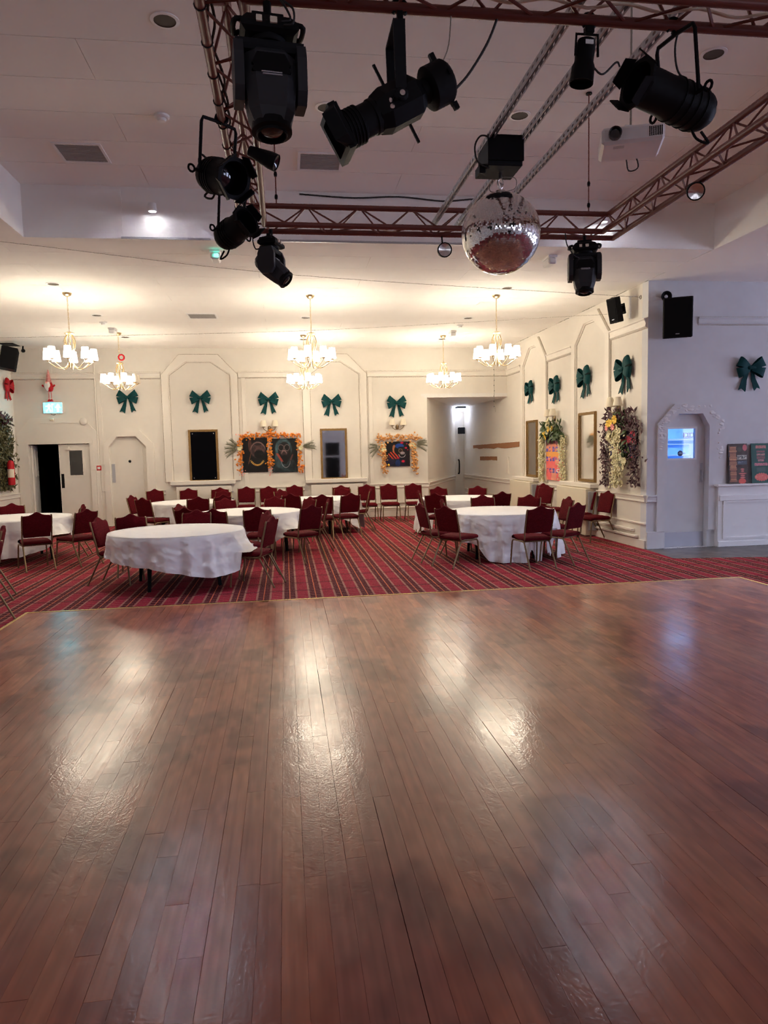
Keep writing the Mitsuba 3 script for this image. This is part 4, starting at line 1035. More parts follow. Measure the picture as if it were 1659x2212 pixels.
def lantern(label, o, d, r, L, yoke_top, flap=True, length_front=.06, name='stage_lantern', vis='m_black', side_up=None, hook=None):
    """drum shaped lantern: o the back, d the axis, yoke_top the middle of the yoke's bar"""
    k = thing(name, label, 'stage light')
    o, d = np.array(o, float), np.array(d, float) / np.linalg.norm(d)
    M_ = align(d)
    Q = lambda m: moved(m, M_, o)
    part(k, 'body', Q(lathe([(0, -.015), (r * .55, -.012), (r * .85, .02), (r, .06), (r, L * .55), (r * .94, L * .6), (r * .94, L), (r * .90, L), (r * .86, L * .72), (0, L * .70)], 26)), vis, 30)
    part(k, 'cooling_rib', Q(cat(*[lathe([(r * .98, z), (r * 1.05, z), (r * 1.05, z + .008), (r * .98, z + .008)], 24) for z in np.linspace(.08, L * .5, 4)])), vis)
    part(k, 'lens', Q(lathe([(0, L * .80), (r * .5, L * .785), (r * .88, L * .74), (r * .88, L * .71), (0, L * .71)], 22)), 'm_lens', True)
    if flap:
        n = 8
        oc = Polygon([(r * 1.22 * math.cos(a), r * 1.22 * math.sin(a)) for a in np.arange(n) * 2 * math.pi / n + math.pi / 8]).difference(Point(0, 0).buffer(r * .92))
        part(k, 'gel_frame', Q(moved(prism(oc, .012), None, (0, 0, L))), vis)
        for a in np.arange(4) * math.pi / 2 + math.pi / 4:
            c, s = math.cos(a), math.sin(a)
            t = np.array([-s, c, 0])
            q = [np.array([c * r * 1.05, s * r * 1.05, L + .01]) + t * w for w in (-r * .7, r * .7)] + [np.array([c * r * 1.16, s * r * 1.16, L + length_front]) + t * w for w in (-r * .55, r * .55)]
            q += [p + np.array([c, s, 0]) * .006 for p in q]
            part(k, 'barn_door', Q(hull(q)), vis)
    sd = np.cross(d, [0, 0, 1])
    sd /= np.linalg.norm(sd)
    c = o + d * L * .40
    y = np.array(yoke_top, float)
    pts = [c - sd * (r + .02), c - sd * (r + .022) + (y - c) * .9, y - sd * (r + .012) + (c - y) * .02, y, y + sd * (r + .012) + (c - y) * .02, c + sd * (r + .022) + (y - c) * .9, c + sd * (r + .02)]
    part(k, 'yoke', tube(pts, .010, 6), 'm_black')
    for s in (-1, 1):
        e = c + s * sd * (r + .035)
        part(k, 'wing_knob', cat(tube([c + s * sd * r * .95, e + s * sd * .02], .010, 6), tube([e + s * sd * (.02 + .022 + .022 * math.cos(t)) + np.array([0, 0, .022 * math.sin(t)]) for t in np.linspace(0, 6.283, 11)], .007, 5)), 'm_black')
    part(k, 'rear_loop', tube(spline([o + d * .03 + np.array([0, 0, r * .9]), o - d * .04 + np.array([0, 0, r * 1.15]), o - d * .07 + np.array([0, 0, r * .7]), o - d * .02 + np.array([0, 0, r * .3])], 4), .007, 5), 'm_black')
    part(k, 'bottom_loop', tube(spline([o + d * .03 + np.array([0, 0, -r * .9]), o - d * .02 + np.array([0, 0, -r * 1.3]), o + d * .06 + np.array([0, 0, -r * 1.35]), o + d * .1 + np.array([0, 0, -r * .95])], 4), .007, 5), 'm_black')
    if hook is not None:
        h = np.array(hook, float)
        part(k, 'hook_clamp', cat(tube([y, h - [0, 0, .03]], .012, 6), tube([(h[0] + .034 * math.cos(t), h[1], h[2] + .034 * math.sin(t)) for t in np.linspace(-.9, 4.0, 11)], .011, 6)), 'm_black')
    return k


k = lantern('bulky black lantern on a tall yoke at the right of the near truss', (2.16, 3.46, 3.45), (-.46, -.12, .085), .100, .44, (1.965, 3.42, 3.80), hook=(1.965, 3.435, TB))
part(k, 'power_lead', tube(spline([(2.10, 3.5, 3.62), (2.02, 3.48, 3.66), (1.99, 3.46, 3.76), (2.0, 3.44, 3.85)], 6), .005, 6), 'm_cable', True)
k = lantern('large black can lantern with barn doors on the left truss, the upper of two', (-.44, 4.78, 3.575), (.50, -.58, -.26), .105, .30, (-.33, 4.62, 3.83), hook=(-.315, 4.62, TB))
k = lantern('black can lantern with barn doors on the left truss, the lower further one', (-.44, 5.86, 3.48), (.62, -.62, .24), .105, .30, (-.33, 5.72, 3.80), hook=(-.315, 5.72, TB))


def pin(label, o, d, r0, r1, L, mount, chrome=False, group='pin spots'):
    k = thing('pin_spot', label, 'stage light', group)
    o, d = np.array(o, float), np.array(d, float)
    along(k, 'body', [(0, 0), (r0, 0), (r1, L * .75), (r1, L), (r1 * .9, L), (r1 * .8, L * .86), (0, L * .84)], o, d, 'm_black')
    along(k, 'lamp_face', [(0, L * .9), (r1 * .3, L * .9), (r1 * .86, L * .97), (r1 * .86, L * .95), (0, L * .86)], o, d, 'm_chrome' if chrome else 'm_lens')
    part(k, 'bracket', tube([o + d / np.linalg.norm(d) * L * .3, np.array(mount, float)], .008, 6), 'm_black')
    return k


pin('small black pin spot hanging inside the left truss above the vent', (-.165, 4.95, 3.80), (.20, -.04, -.10), .032, .055, .20, (-.115, 4.97, TB), group=None)
pin('small round pin spot with bright reflector on the far truss beside the mirror ball', (1.56, 6.80, 3.68), (-.05, -1, -.12), .05, .068, .12, (1.56, 6.84, TB), True, group=None)
pin('small black pin spot with a bright reflector on the right truss', (3.26, 5.38, 3.80), (-.26, -.62, -.30), .05, .066, .17, (3.3, 5.3, TB), True, group=None)
k = thing('par_lamp', 'short black cylinder lamp with white label under the near truss by the channels', 'stage light')
o, d = (1.53, 3.47, 3.775), np.array([-.10, .03, -.85])
along(k, 'body', [(0, 0), (.042, 0), (.046, .02), (.046, .10), (.055, .12), (.058, .20), (.054, .20), (.05, .17), (0, .17)], o, d)
part(k, 'label', box(1.505, 1.545, 3.418, 3.422, 3.735, 3.755), 'm_white', label='white sticker on the lamp house')
part(k, 'yoke', cat(tube([(1.47, 3.46, 3.70), (1.475, 3.46, 3.80), (1.585, 3.46, 3.80), (1.585, 3.46, 3.70)], .007, 6)), 'm_black')
clamp(k, 1.53, 3.44, TB, .06)
part(k, 'power_lead', tube(spline([(1.57, 3.48, 3.66), (1.63, 3.5, 3.64), (1.70, 3.5, 3.70), (1.72, 3.5, 3.68)], 6), .005, 6), 'm_cable', True)
k = thing('truss_cable', 'pale cable drooping along the near truss chord', 'cable')
part(k, 'cord', tube(spline([(.15 + .19 * i, 3.35, TB + .035 - (.03 if i % 2 else 0)) for i in range(16)], 4), .008, 6), 'm_ivory', True)
k = thing('truss_cable', 'black cables tied along the left truss and looping over the moving head', 'cable')
part(k, 'cord', cat(*[tube(spline([(-.30 + .04 * math.sin(i * 1.7 + q), 3.35 + .27 * i, TB + .03 + .03 * math.cos(i * 2.1 + q)) for i in range(13)], 4), .007, 6) for q in (0, 1.3, 2.7)]), 'm_cable', True)
part(k, 'tie', cat(*[tube([(TX0 + .0275 * math.cos(t), 3.5 + .3 * i, TB + .0275 * math.sin(t)) for t in np.linspace(0, 6.283, 11)], .004, 5) for i in range(11)]), 'm_cable', kind='stuff')
k = thing('truss_cable', 'thin pale cable lying along the far truss', 'cable')
part(k, 'cord', tube(spline([(.1 + .24 * i, 6.72 + .03 * math.sin(i * 2), TB - .005 + .03 * (i % 2)) for i in range(13)], 4), .005, 5), 'm_ivory', True)
k = thing('fascia_cable', 'black cable clipped along the top of the fascia', 'cable')
part(k, 'cord', tube(spline([(.3, WY1 - .012, 5.13), (1.0, WY1 - .012, 5.10), (1.6, WY1 - .012, 5.13), (2.2, WY1 - .012, 5.09), (2.75, WY1 - .012, 5.11), (2.78, WY1 - .012, 4.8)], 5), .010, 6), 'm_cable', True)
# projector
k = thing('projector', 'white projector hanging from the raised ceiling behind the right lantern', 'projector')
c = np.array([2.40, 4.72, 3.85])
aa = -.36
R3 = np.array([[math.cos(aa), -math.sin(aa), 0, 0], [math.sin(aa), math.cos(aa), 0, 0], [0, 0, 1, 0], [0, 0, 0, 1.0]])
tl = 0.0
R4 = np.array([[1, 0, 0, 0], [0, math.cos(tl), -math.sin(tl), 0], [0, math.sin(tl), math.cos(tl), 0], [0, 0, 0, 1.0]])
R5 = R3 @ R4
Q = lambda m: moved(m, R5, c)
part(k, 'body', Q(box(-.20, .20, -.15, .17, -.055, .055, .018)), 'm_white')
part(k, 'lens', Q(moved(lathe([(0, .0), (.030, 0), (.034, -.02), (.042, -.024), (.042, 0), (.042, .01), (0, .01)], 20), np.array([[1, 0, 0, 0], [0, 0, 1, 0], [0, -1, 0, 0], [0, 0, 0, 1.0]]), (-.115, -.155, .005))), 'm_lens', 30)
for i in range(8):
    part(k, 'vent_slot', Q(box(.10 + .011 * i, .106 + .011 * i, -.152, -.149, -.03, .03)), 'm_black')
part(k, 'label', Q(box(-.12, -.05, -.10, -.06, -.0565, -.0555)), 'm_steel')
part(k, 'ceiling_pole', tube([(c[0], c[1], c[2] + .05), (c[0], c[1], ZW)], .007, 8), 'm_wire', 40)
part(k, 'mount', box(c[0] - .08, c[0] + .08, c[1] - .08, c[1] + .08, c[2] + .05, c[2] + .08, .006), 'm_white')
part(k, 'cable', tube(spline([c + (.1, .14, .0), c + (.16, .2, -.08), c + (.1, .22, -.1), c + (.05, .16, -.05)], 5), .005, 6), 'm_cable', True)

# ---------------------------------------------------------------- things on the walls
def bow(label, F, u, v, s=1.0, m='m_green', rot=0.0, group=None, yaw=0.0):
    k = thing('ribbon_bow', label, 'bow', group)
    Mr = np.eye(4)
    Mr[:2, :2] = [[math.cos(rot), -math.sin(rot)], [math.sin(rot), math.cos(rot)]]
    A = lambda q: on(F, moved(moved(q, np.diag([s, s, s, 1])), Mr), u, v, .004)
    for sx in (-1, 1):
        for up, L, tilt in ((1, .27, .50), (-1, .26, -.30)):
            n, V = 22, []
            for i in range(n + 1):
                t = i / n * 2 * math.pi
                x = .02 + (L - .02) * (1 - math.cos(t)) / 2
                d = .075 + .070 * math.sin(t) * (.35 + .65 * math.sin(t / 2) ** 2)
                w = .035 + .055 * (x / L) ** 1.2
                for q in (-1, 1):
                    y = q * w
                    X, Y = x * math.cos(tilt) - y * math.sin(tilt), x * math.sin(tilt) + y * math.cos(tilt)
                    V.append((sx * X, Y + .04, d))
            Fc = []
            for i in range(n):
                a = 2 * i
                Fc += [(a, a + 1, a + 3), (a, a + 3, a + 2)]
            part(k, 'loop', A(trimesh.Trimesh(V, Fc, process=False)), m, True)
        tailp = Polygon([(sx * .015, .02), (sx * .055, .03), (sx * .22, -.33), (sx * .155, -.30), (sx * .085, -.36), (sx * .075, -.33)] if sx < 0 else [(sx * .015, .02), (sx * .055, .03), (sx * .20, -.31), (sx * .14, -.285), (sx * .09, -.345), (sx * .075, -.31)])
        q = prism(tailp, .012)
        q = q.subdivide().subdivide()
        vv = q.vertices.copy()
        vv[:, 2] += .05 - .02 * np.cos(vv[:, 1] * 9) - .03 * (vv[:, 1] < -.1)
        part(k, 'tail', A(trimesh.Trimesh(vv, q.faces)), m, 30)
    part(k, 'knot', A(moved(box(-.075, .075, -.03, .03, .05, .13, .02), None, (0, .05, 0))), m)
    return k


for u, v, l in ((-3.93, 3.24, 'above the chamfered cream door, under a chandelier'), (-2.12, 3.21, 'above the dark mirror'), (-.38, 3.15, 'above the two dog pictures'), (1.27, 3.08, 'above the bright mirror on the back wall'), (3.02, 3.02, 'above the wall lamp over the monkey picture')):
    bow(f'dark green ribbon bow on the back wall {l}', FB, u, v, .98, group='green ribbon bows')
for y, v, l, s in ((17.05, 3.20, 'above the further mirror', .92), (15.38, 3.12, 'above the white and yellow flowers', 1.0), (13.78, 3.14, 'above the nearer mirror', 1.05), (12.09, 3.10, 'above the dark red flowers, nearest its corner', 1.08)):
    bow(f'dark green ribbon bow on the right wall {l}', FR, -y, v, s, rot=.06, group='green ribbon bows')
bow('large dark green ribbon bow on the lavender wall right of the arched door', FF, 7.96, 3.02, .98, group='green ribbon bows')
bow('red ribbon bow on the left wall near the far corner', FL, 18.62, 3.53, .9, 'm_red', rot=-.05)


def wall_speaker(label, M, w=.30, h=.62, d=.28):
    k = thing('wall_speaker', label, 'speaker', 'black wall speakers')
    part(k, 'cabinet', moved(box(-w / 2, w / 2, -h / 2, h / 2, 0, d, .012), M), 'm_black')
    part(k, 'grille', moved(box(-w / 2 + .02, w / 2 - .02, -h / 2 + .02, h / 2 - .02, d - .006, d + .006, .004), M), 'm_dark')
    part(k, 'badge', moved(box(-.03, .03, -h / 2 + .055, -h / 2 + .067, d + .004, d + .008), M), 'm_steel')
    part(k, 'bracket', moved(cat(box(-.03, .03, -.05, .05, -.10, .01), box(-.06, .06, -.09, .09, -.12, -.10)), M), 'm_black')
    return k


Ms = np.eye(4)
a = -.10


ry = lambda q: np.array([[math.cos(q), 0, math.sin(q), 0], [0, 1, 0, 0], [-math.sin(q), 0, math.cos(q), 0], [0, 0, 0, 1]])
rx = lambda q: np.array([[1, 0, 0, 0], [0, math.cos(q), -math.sin(q), 0], [0, math.sin(q), math.cos(q), 0], [0, 0, 0, 1]])
tr = lambda x, y, z: np.array([[1, 0, 0, x], [0, 1, 0, y], [0, 0, 1, z], [0, 0, 0, 1.0]])
wall_speaker('large black speaker high on the lavender wall by the corner', FF @ tr(6.53, 3.88, .19) @ ry(-.50) @ rx(.10), .455, .645, .20)
wall_speaker('black speaker tilted out from the top of the cream right wall at its corner', FR @ tr(-11.98, 4.17, .24) @ ry(.20) @ rx(.20), .25, .43, .12)
wall_speaker('black speaker high on the left wall cut by the picture edge', FL @ tr(17.9, 4.17, .18) @ ry(.3) @ rx(.2), .62, .50, .34)
k = thing('round_horn', 'small round black horn above the large speaker on the lavender wall', 'speaker')
along(k, 'bell', [(0, 0), (.03, 0), (.085, .06), (.09, .075), (.075, .075), (.03, .03), (0, .03)], (6.40, YF - .02, 4.26), (-.15, -1, -.1), 'm_black')
along(k, 'centre', [(0, .03), (.03, .035), (.028, .05), (0, .055)], (6.40, YF - .02, 4.26), (-.15, -1, -.1), 'm_steel')
k = thing('white_speaker_bracket', 'white wall bracket beside the tilted speaker', 'bracket')
part(k, 'pole', cat(tube([(XR - .02, 11.72, 4.36), (XR - .14, 11.76, 4.34)], .012, 6), tube([(XR - .12, 11.76, 4.36), (XR - .12, 11.76, 3.98)], .022, 8)), 'm_white', 40)
# mirrors
def mirror(label, F, u0, u1, v0, v1, pane, w=.055, lean=0):
    k = thing('wall_mirror', label, 'mirror')
    part(k, 'frame', on(F, prism(sbox(u0, v0, u1, v1).difference(sbox(u0 + w, v0 + w, u1 - w, v1 - w)), .04)), 'm_goldframe')
    part(k, 'frame_bead', on(F, prism(sbox(u0 + .008, v0 + .008, u1 - .008, v1 - .008).difference(sbox(u0 + w * .55, v0 + w * .55, u1 - w * .55, v1 - w * .55)), .052)), 'm_goldframe')
    part(k, 'glass', slab(F, u0 + w - .005, u1 - w + .005, v0 + w - .005, v1 - w + .005, .018), pane)
    for a in (u0 + w + .05, u1 - w - .05):
        for b in (v0 + w + .05, v1 - w - .05):
            part(k, 'screw', on(F, lathe([(0, 0), (.013, 0), (.010, .008), (0, .009)], 10), a, b, .018), 'm_chrome', 30)


mirror('gold framed dark mirror on the back wall between the cream door and the dog pictures', FB, -2.47, -1.72, 1.08, 2.44, 'm_smoked')
mirror('gold framed bright mirror on the back wall between the dog and the monkey pictures', FB, .945, 1.66, 1.05, 2.41, 'm_mirror')
mirror('tall gold framed mirror on the right wall between the two flower displays', FR, -14.12, -13.32, 1.07, 2.48, 'm_mirror')
mirror('tall gold framed mirror on the right wall beside the passage', FR, -17.34, -16.60, 1.06, 2.46, 'm_mirror')


# pictures, painted with functions of their own surface
def ell(u, v, cx, cy, rx_, ry_, soft=.12):
    return 1 - mikit.smoothstep(1 - soft, 1 + soft, dr.sqrt(dr.square((u - cx) / rx_) + dr.square((v - cy) / ry_)))


def ring(u, v, cx, cy, rx_, ry_, w):
    q = dr.sqrt(dr.square((u - cx) / rx_) + dr.square((v - cy) / ry_))
    return (1 - mikit.smoothstep(w * .7, w, dr.abs(q - 1)))


def dog1(p, n, uv):
    u, v = uv.x, uv.y
    c = mi.Color3f(.004, .004, .005)
    t = FBM(u * 14, v * 14, 1, 3)
    c = mikit.mix(c, (.022, .016, .016), ell(u, v, .45, .05, .46, .42) * t)
    c = mikit.mix(c, S(120, 80, 66), ell(u, v, .30, .80, .07, .20) * (.5 + .5 * t))
    c = mikit.mix(c, S(112, 88, 88), ell(u, v, .60, .66, .30, .24) * (.25 + .9 * t))
    c = mikit.mix(c, S(46, 34, 40), ell(u, v, .62, .90, .20, .13) * (.5 + .4 * t))
    c = mikit.mix(c, S(150, 128, 126), ring(u, v, .62, .60, .30, .27, .08) * mikit.smoothstep(.62, .72, v) * .8)
    c = mikit.mix(c, S(14, 10, 12), ell(u, v, .66, .52, .20, .12))
    c = mikit.mix(c, S(110, 84, 84), ell(u, v, .66, .73, .15, .05) * (.3 + .6 * t))
    c = mikit.mix(c, S(126, 96, 92), ring(u, v, .66, .60, .16, .10, .16) * mikit.smoothstep(.58, .63, v) * .7)
    for q, r_ in ((0, .30), (.03, .25)):
        a = dr.atan2(v - .46, u - .58)
        beads = .5 + .5 * dr.sin(a * 34)
        c = mikit.mix(c, S(222, 190, 120), ring(u, v, .58, .46 - q, r_, r_ * .86, .10) * mikit.smoothstep(.02, .1, .40 - v) * beads)
    c = mikit.mix(c, S(150, 104, 70), (1 - mikit.smoothstep(.008, .02, dr.abs(u - .20 - v * .35 + .06))) * mikit.smoothstep(.2, .3, v) * mikit.smoothstep(.6, .5, v) * .7)
    return c * c * 1.1 + c * .28


def dog2(p, n, uv):
    u, v = uv.x, uv.y
    c = mi.Color3f(.003, .004, .005)
    t = FBM(u * 12, v * 12, 4, 3)
    hood = mikit.mix(S(44, 66, 76), S(112, 140, 146), t)
    c = mikit.mix(c, hood * .55, ell(u, v, .48, .12, .48, .34) * (.4 + .5 * t))
    c = mikit.mix(c, hood, ell(u, v, .46, .70, .32, .30))
    c = mikit.mix(c, hood * .8, ell(u, v, .34, .42, .22, .30) * .9)
    c = mikit.mix(c, (.010, .008, .009), ell(u, v, .50, .60, .25, .31))
    c = mikit.mix(c, S(96, 76, 76), ell(u, v, .48, .64, .17, .16) * (.3 + .7 * t))
    for x in (.37, .60):
        c = mikit.mix(c, (.008, .006, .008), ell(u, v, x, .73, .095, .085))
        c = mikit.mix(c, S(150, 136, 136), ring(u, v, x, .73, .10, .09, .10) * .75)
    c = mikit.mix(c, S(150, 128, 128), ring(u, v, .48, .52, .10, .12, .18) * mikit.smoothstep(.52, .58, v))
    c = mikit.mix(c, (.004, .003, .004), ell(u, v, .50, .38, .13, .14))
    c = mikit.mix(c, S(170, 92, 78), (1 - mikit.smoothstep(.03, .05, dr.abs((u - .29) * .8 - (.46 - v) * .62))) * mikit.smoothstep(.30, .33, v) * mikit.smoothstep(.58, .55, v) * .85)
    c = mikit.mix(c, S(150, 96, 90), (1 - mikit.smoothstep(.02, .04, dr.abs((.78 - u) - (.46 - v) * .55))) * mikit.smoothstep(.34, .37, v) * mikit.smoothstep(.55, .5, v) * .6)
    c = mikit.mix(c, S(180, 180, 186), ring(u, v, .54, .34, .17, .20, .05) * mikit.smoothstep(.36, .30, v) * .7)
    return c * c * 1.1 + c * .28


def monkey(p, n, uv):
    u, v = uv.x, uv.y
    t = FBM(u * 15, v * 15, 2, 3)
    c = mikit.mix((.004, .003, .006), (.03, .004, .02), mikit.smoothstep(.55, .8, u) * t)
    c = mikit.mix(c, S(30, 34, 66), ell(u, v, .38, .10, .46, .34) * (.4 + .8 * t))
    c = mikit.mix(c, S(196, 92, 70), ell(u, v, .34, .45, .24, .16) * mikit.smoothstep(.35, .6, .5 + .5 * dr.sin((u * 1.2 + v) * 40)))
    c = mikit.mix(c, S(60, 50, 96), ell(u, v, .20, .20, .18, .14) * t)
    c = mikit.mix(c, S(34, 70, 128), ell(u, v, .50, .14, .10, .14) * (.4 + t))
    c = mikit.mix(c, S(180, 132, 100), ell(u, v, .36, .72, .07, .15))
    c = mikit.mix(c, S(14, 12, 22), ell(u, v, .52, .66, .16, .18))
    c = mikit.mix(c, S(42, 92, 160), ell(u, v, .58, .82, .18, .10))
    c = mikit.mix(c, S(16, 22, 50), ell(u, v, .66, .755, .14, .035))
    c = mikit.mix(c, S(60, 30, 30), ell(u, v, .62, .62, .055, .06))
    c = mikit.mix(c, S(170, 140, 110), ring(u, v, .62, .63, .075, .075, .16) * .8)
    c = mikit.mix(c, S(190, 180, 186), ell(u, v, .70, .53, .10, .06) * (.4 + .6 * t))
    c = mikit.mix(c, S(206, 200, 206), ring(u, v, .68, .50, .14, .14, .08) * mikit.smoothstep(.5, .44, v) * .8)
    for x, y, r_ in ((.68, .95, .07), (.84, .74, .05), (.52, .34, .06), (.72, .20, .07), (.88, .90, .03), (.92, .66, .03)):
        c = mikit.mix(c, S(196, 46, 92), ell(u, v, x, y, r_, r_ * .7, .4) * (.4 + t))
    return c * c * 1.1 + c * .28


def words(u, v, lo, hi, n, seed):
    """illegible lettering: a row of irregular strokes between the heights lo and hi"""
    h = (v - lo) / (hi - lo)
    x = u * n
    a = mikit.smoothstep(.44, .52, FBM(x * 1.7, h * 2.2 + seed * 5, seed, 2))
    gap = mikit.smoothstep(.10, .16, dr.abs(x - dr.floor(x) - .5) * -1 + .5)
    return a * gap * mikit.smoothstep(0, .08, h) * mikit.smoothstep(1, .92, h)


def poster_text(p, n, uv):
    u, v = uv.x, uv.y
    t = N(u * 7, v * 9, 3)
    c = mikit.mix(S(236, 110, 112), S(240, 158, 136), mikit.smoothstep(.35, .65, N(u * 4, v * 7, 1)))
    c = mikit.mix(c, S(240, 168, 92), mikit.smoothstep(.50, .54, v) * mikit.smoothstep(.68, .64, v))
    c = mikit.mix(c, S(232, 150, 126), mikit.smoothstep(.66, .70, v))
    c = mikit.mix(c, S(110, 62, 74), mikit.smoothstep(.80, .86, v + .08 * t))
    c = mikit.mix(c, S(84, 88, 134), mikit.smoothstep(.88, .93, v + .05 * t))
    for lo, hi, s in ((.63, .75, 2), (.42, .53, 5), (.16, .27, 8)):
        c = mikit.mix(c, S(92, 84, 168), words(u, v, lo, hi, 5, s) * .95)
    c = mikit.mix(c, S(230, 226, 240), ring(u, v, .80, .22, .10, .035, .25))
    return c


def poster_dark(p, n, uv):
    u, v = uv.x, uv.y
    c = mikit.mix(S(60, 50, 84), S(214, 84, 104), mikit.smoothstep(.5, .55, N(u * 6, v * 5, 1)))
    c = mikit.mix(c, S(226, 150, 130), words(u, v, .2, .4, 4, 3))
    return mikit.mix(c, S(46, 44, 92), mikit.smoothstep(.16, .12, u))


def poster_menu(p, n, uv):
    u, v = uv.x, uv.y
    c = mikit.mix(S(66, 46, 44), S(84, 72, 62), N(u * 5, v * 9, 1))
    row = v * 24
    r_ = row - dr.floor(row)
    f = mikit.cell_rand(dr.floor(row), 3)
    tone = mikit.mix(S(158, 104, 84), S(214, 158, 120), f)
    wd = .14 + .06 * mikit.cell_rand(dr.floor(row), 7)
    c = mikit.mix(c, tone, (1 - mikit.smoothstep(wd, wd + .02, dr.abs(u - .24))) * (.45 + .55 * mikit.smoothstep(.25, .45, r_)) * mikit.smoothstep(.03, .05, v) * mikit.smoothstep(.95, .92, v))
    c = mikit.mix(c, S(188, 186, 176), mikit.smoothstep(.46, .47, u) * mikit.smoothstep(.98, .97, u) * mikit.smoothstep(.60, .61, v) * mikit.smoothstep(.72, .71, v))
    c = mikit.mix(c, S(52, 54, 54), mikit.smoothstep(.48, .50, u) * mikit.smoothstep(.96, .94, u) * words(u, v, .62, .70, 9, 4))
    c = mikit.mix(c, S(82, 88, 98), mikit.smoothstep(.46, .47, u) * mikit.smoothstep(.98, .97, u) * mikit.smoothstep(.47, .48, v) * mikit.smoothstep(.58, .57, v))
    c = mikit.mix(c, S(130, 138, 150), mikit.smoothstep(.48, .50, u) * mikit.smoothstep(.9, .8, u) * words(u, v, .5, .56, 10, 6))
    c = mikit.mix(c, S(200, 112, 116), ell(u, v, .88, .90, .12, .08))
    c = mikit.mix(c, S(84, 84, 70), ell(u, v, .60, .86, .12, .06, .4))
    for y, w_ in ((.36, .10), (.31, .08), (.25, .2), (.20, .12), (.15, .14)):
        c = mikit.mix(c, S(206, 122, 116), ell(u, v, .73, y, w_, .02, .3))
    return mikit.mix(c, S(214, 96, 84), ell(u, v, .70, .06, .2, .07))


def poster_green(p, n, uv):
    u, v = uv.x, uv.y
    c = mikit.mix(S(34, 78, 70), S(50, 92, 82), N(u * 6, v * 9, 1))
    for lo, hi, w_, s, col in ((.87, .95, .26, 1, (206, 132, 124)), (.76, .82, .21, 2, (150, 96, 100)), (.69, .745, .21, 3, (206, 150, 146)), (.60, .68, .21, 4, (146, 92, 94)), (.54, .60, .15, 5, (196, 140, 140)), (.43, .51, .34, 6, (210, 132, 140))):
        m_ = (1 - mikit.smoothstep(w_, w_ + .03, dr.abs(u - .52))) * mikit.smoothstep(lo, lo + .006, v) * mikit.smoothstep(hi, hi - .006, v)
        c = mikit.mix(c, S(*col), m_ * (.55 + .45 * words(u, v, lo, hi, 11, s)))
    c = mikit.mix(c, S(86, 96, 92), (1 - mikit.smoothstep(.18, .3, dr.abs(u - .52))) * mikit.smoothstep(.26, .3, v) * mikit.smoothstep(.42, .38, v) * .7)
    e = ell(u, v, .54, .15, .37, .10 + .012 * dr.sin(u * 50), .08)
    return mikit.mix(c, mikit.mix(S(216, 110, 100), S(226, 140, 124), words(u, v, .1, .2, 6, 9)), e)


def canvas(name, label, category, F, u0, u1, v0, v1, fn, d=.035, edge='m_black', d0=0.0, lean=0.0):
    k = thing(name, label, category)
    scene['m_' + k] = {'type': 'twosided', 'bsdf': {'type': 'principled', 'base_color': mikit.proc(fn), 'roughness': .5, 'specular': .3}}
    w, h = u1 - u0, v1 - v0
    L = np.eye(4)
    L[:3, :3] = [[1, 0, 0], [0, math.cos(lean), math.sin(lean)], [0, -math.sin(lean), math.cos(lean)]]
    part(k, 'board', on(F, moved(box(0, w, 0, h, 0, d, .003), L), u0, v0, d0), edge)
    q = trimesh.Trimesh([(0, 0, d + .0015), (w, 0, d + .0015), (w, h, d + .0015), (0, h, d + .0015)], [(0, 1, 2), (0, 2, 3)], process=False)
    part(k, 'print', on(F, moved(q, L), u0, v0, d0), 'm_' + k, uv=np.array([[0, 0], [1, 0], [1, 1], [0, 1.0]]))
    return k


canvas('wall_picture', 'dark canvas of a bulldog in a cap with gold chains, framed by orange berries', 'picture', FB, -1.10, -.45, 1.30, 2.20, dog1)
canvas('wall_picture', 'dark canvas of a dog in a grey hood and round glasses beside orange berries', 'picture', FB, -.345, .33, 1.28, 2.17, dog2)
canvas('wall_picture', 'dark canvas of a monkey in a blue cap and goggles framed by pale berries', 'picture', FB, 2.69, 3.36, 1.36, 2.03, monkey, edge='m_goldframe')
canvas('wall_picture', 'pink and orange canvas of purple lettering under white and yellow flowers', 'picture', FR, -16.0, -15.02, 1.03, 2.06, poster_text, edge='m_pink')
canvas('wall_picture', 'pink and blue picture almost hidden by the dark red and white flowers', 'picture', FR, -12.66, -11.66, 1.57, 2.05, poster_dark, edge='m_blackgrey')
canvas('poster', 'brown poster of food lists leaning on the white shelf, the left of two', 'poster', FF, 7.575, 7.925, 1.092, 1.78, poster_menu, .012, d0=.10, lean=.08)
canvas('poster', 'green poster with pink lettering leaning on the white shelf, the right of two', 'poster', FF, 8.00, 8.35, 1.092, 1.78, poster_green, .012, d0=.10, lean=.08)


# garlands
def berries(parent, F, lines, r0, r1, m, n, spread, name='berries'):
    ico = trimesh.creation.icosphere(subdivisions=1)
    ms = []
    for (a, b), share in lines:
        for i in range(int(n * share)):
            t = rng.random()
            u, v = a[0] + (b[0] - a[0]) * t + rng.gauss(0, spread * .5), a[1] + (b[1] - a[1]) * t + rng.gauss(0, spread * .5)
            r = rng.uniform(r0, r1)
            ms.append(on(F, moved(ico, np.diag([r, r * rng.uniform(.8, 1), r, 1])), u, v, rng.uniform(.03, .03 + spread * 1.2)))
    part(parent, name, cat(*ms), m, True, kind='stuff')


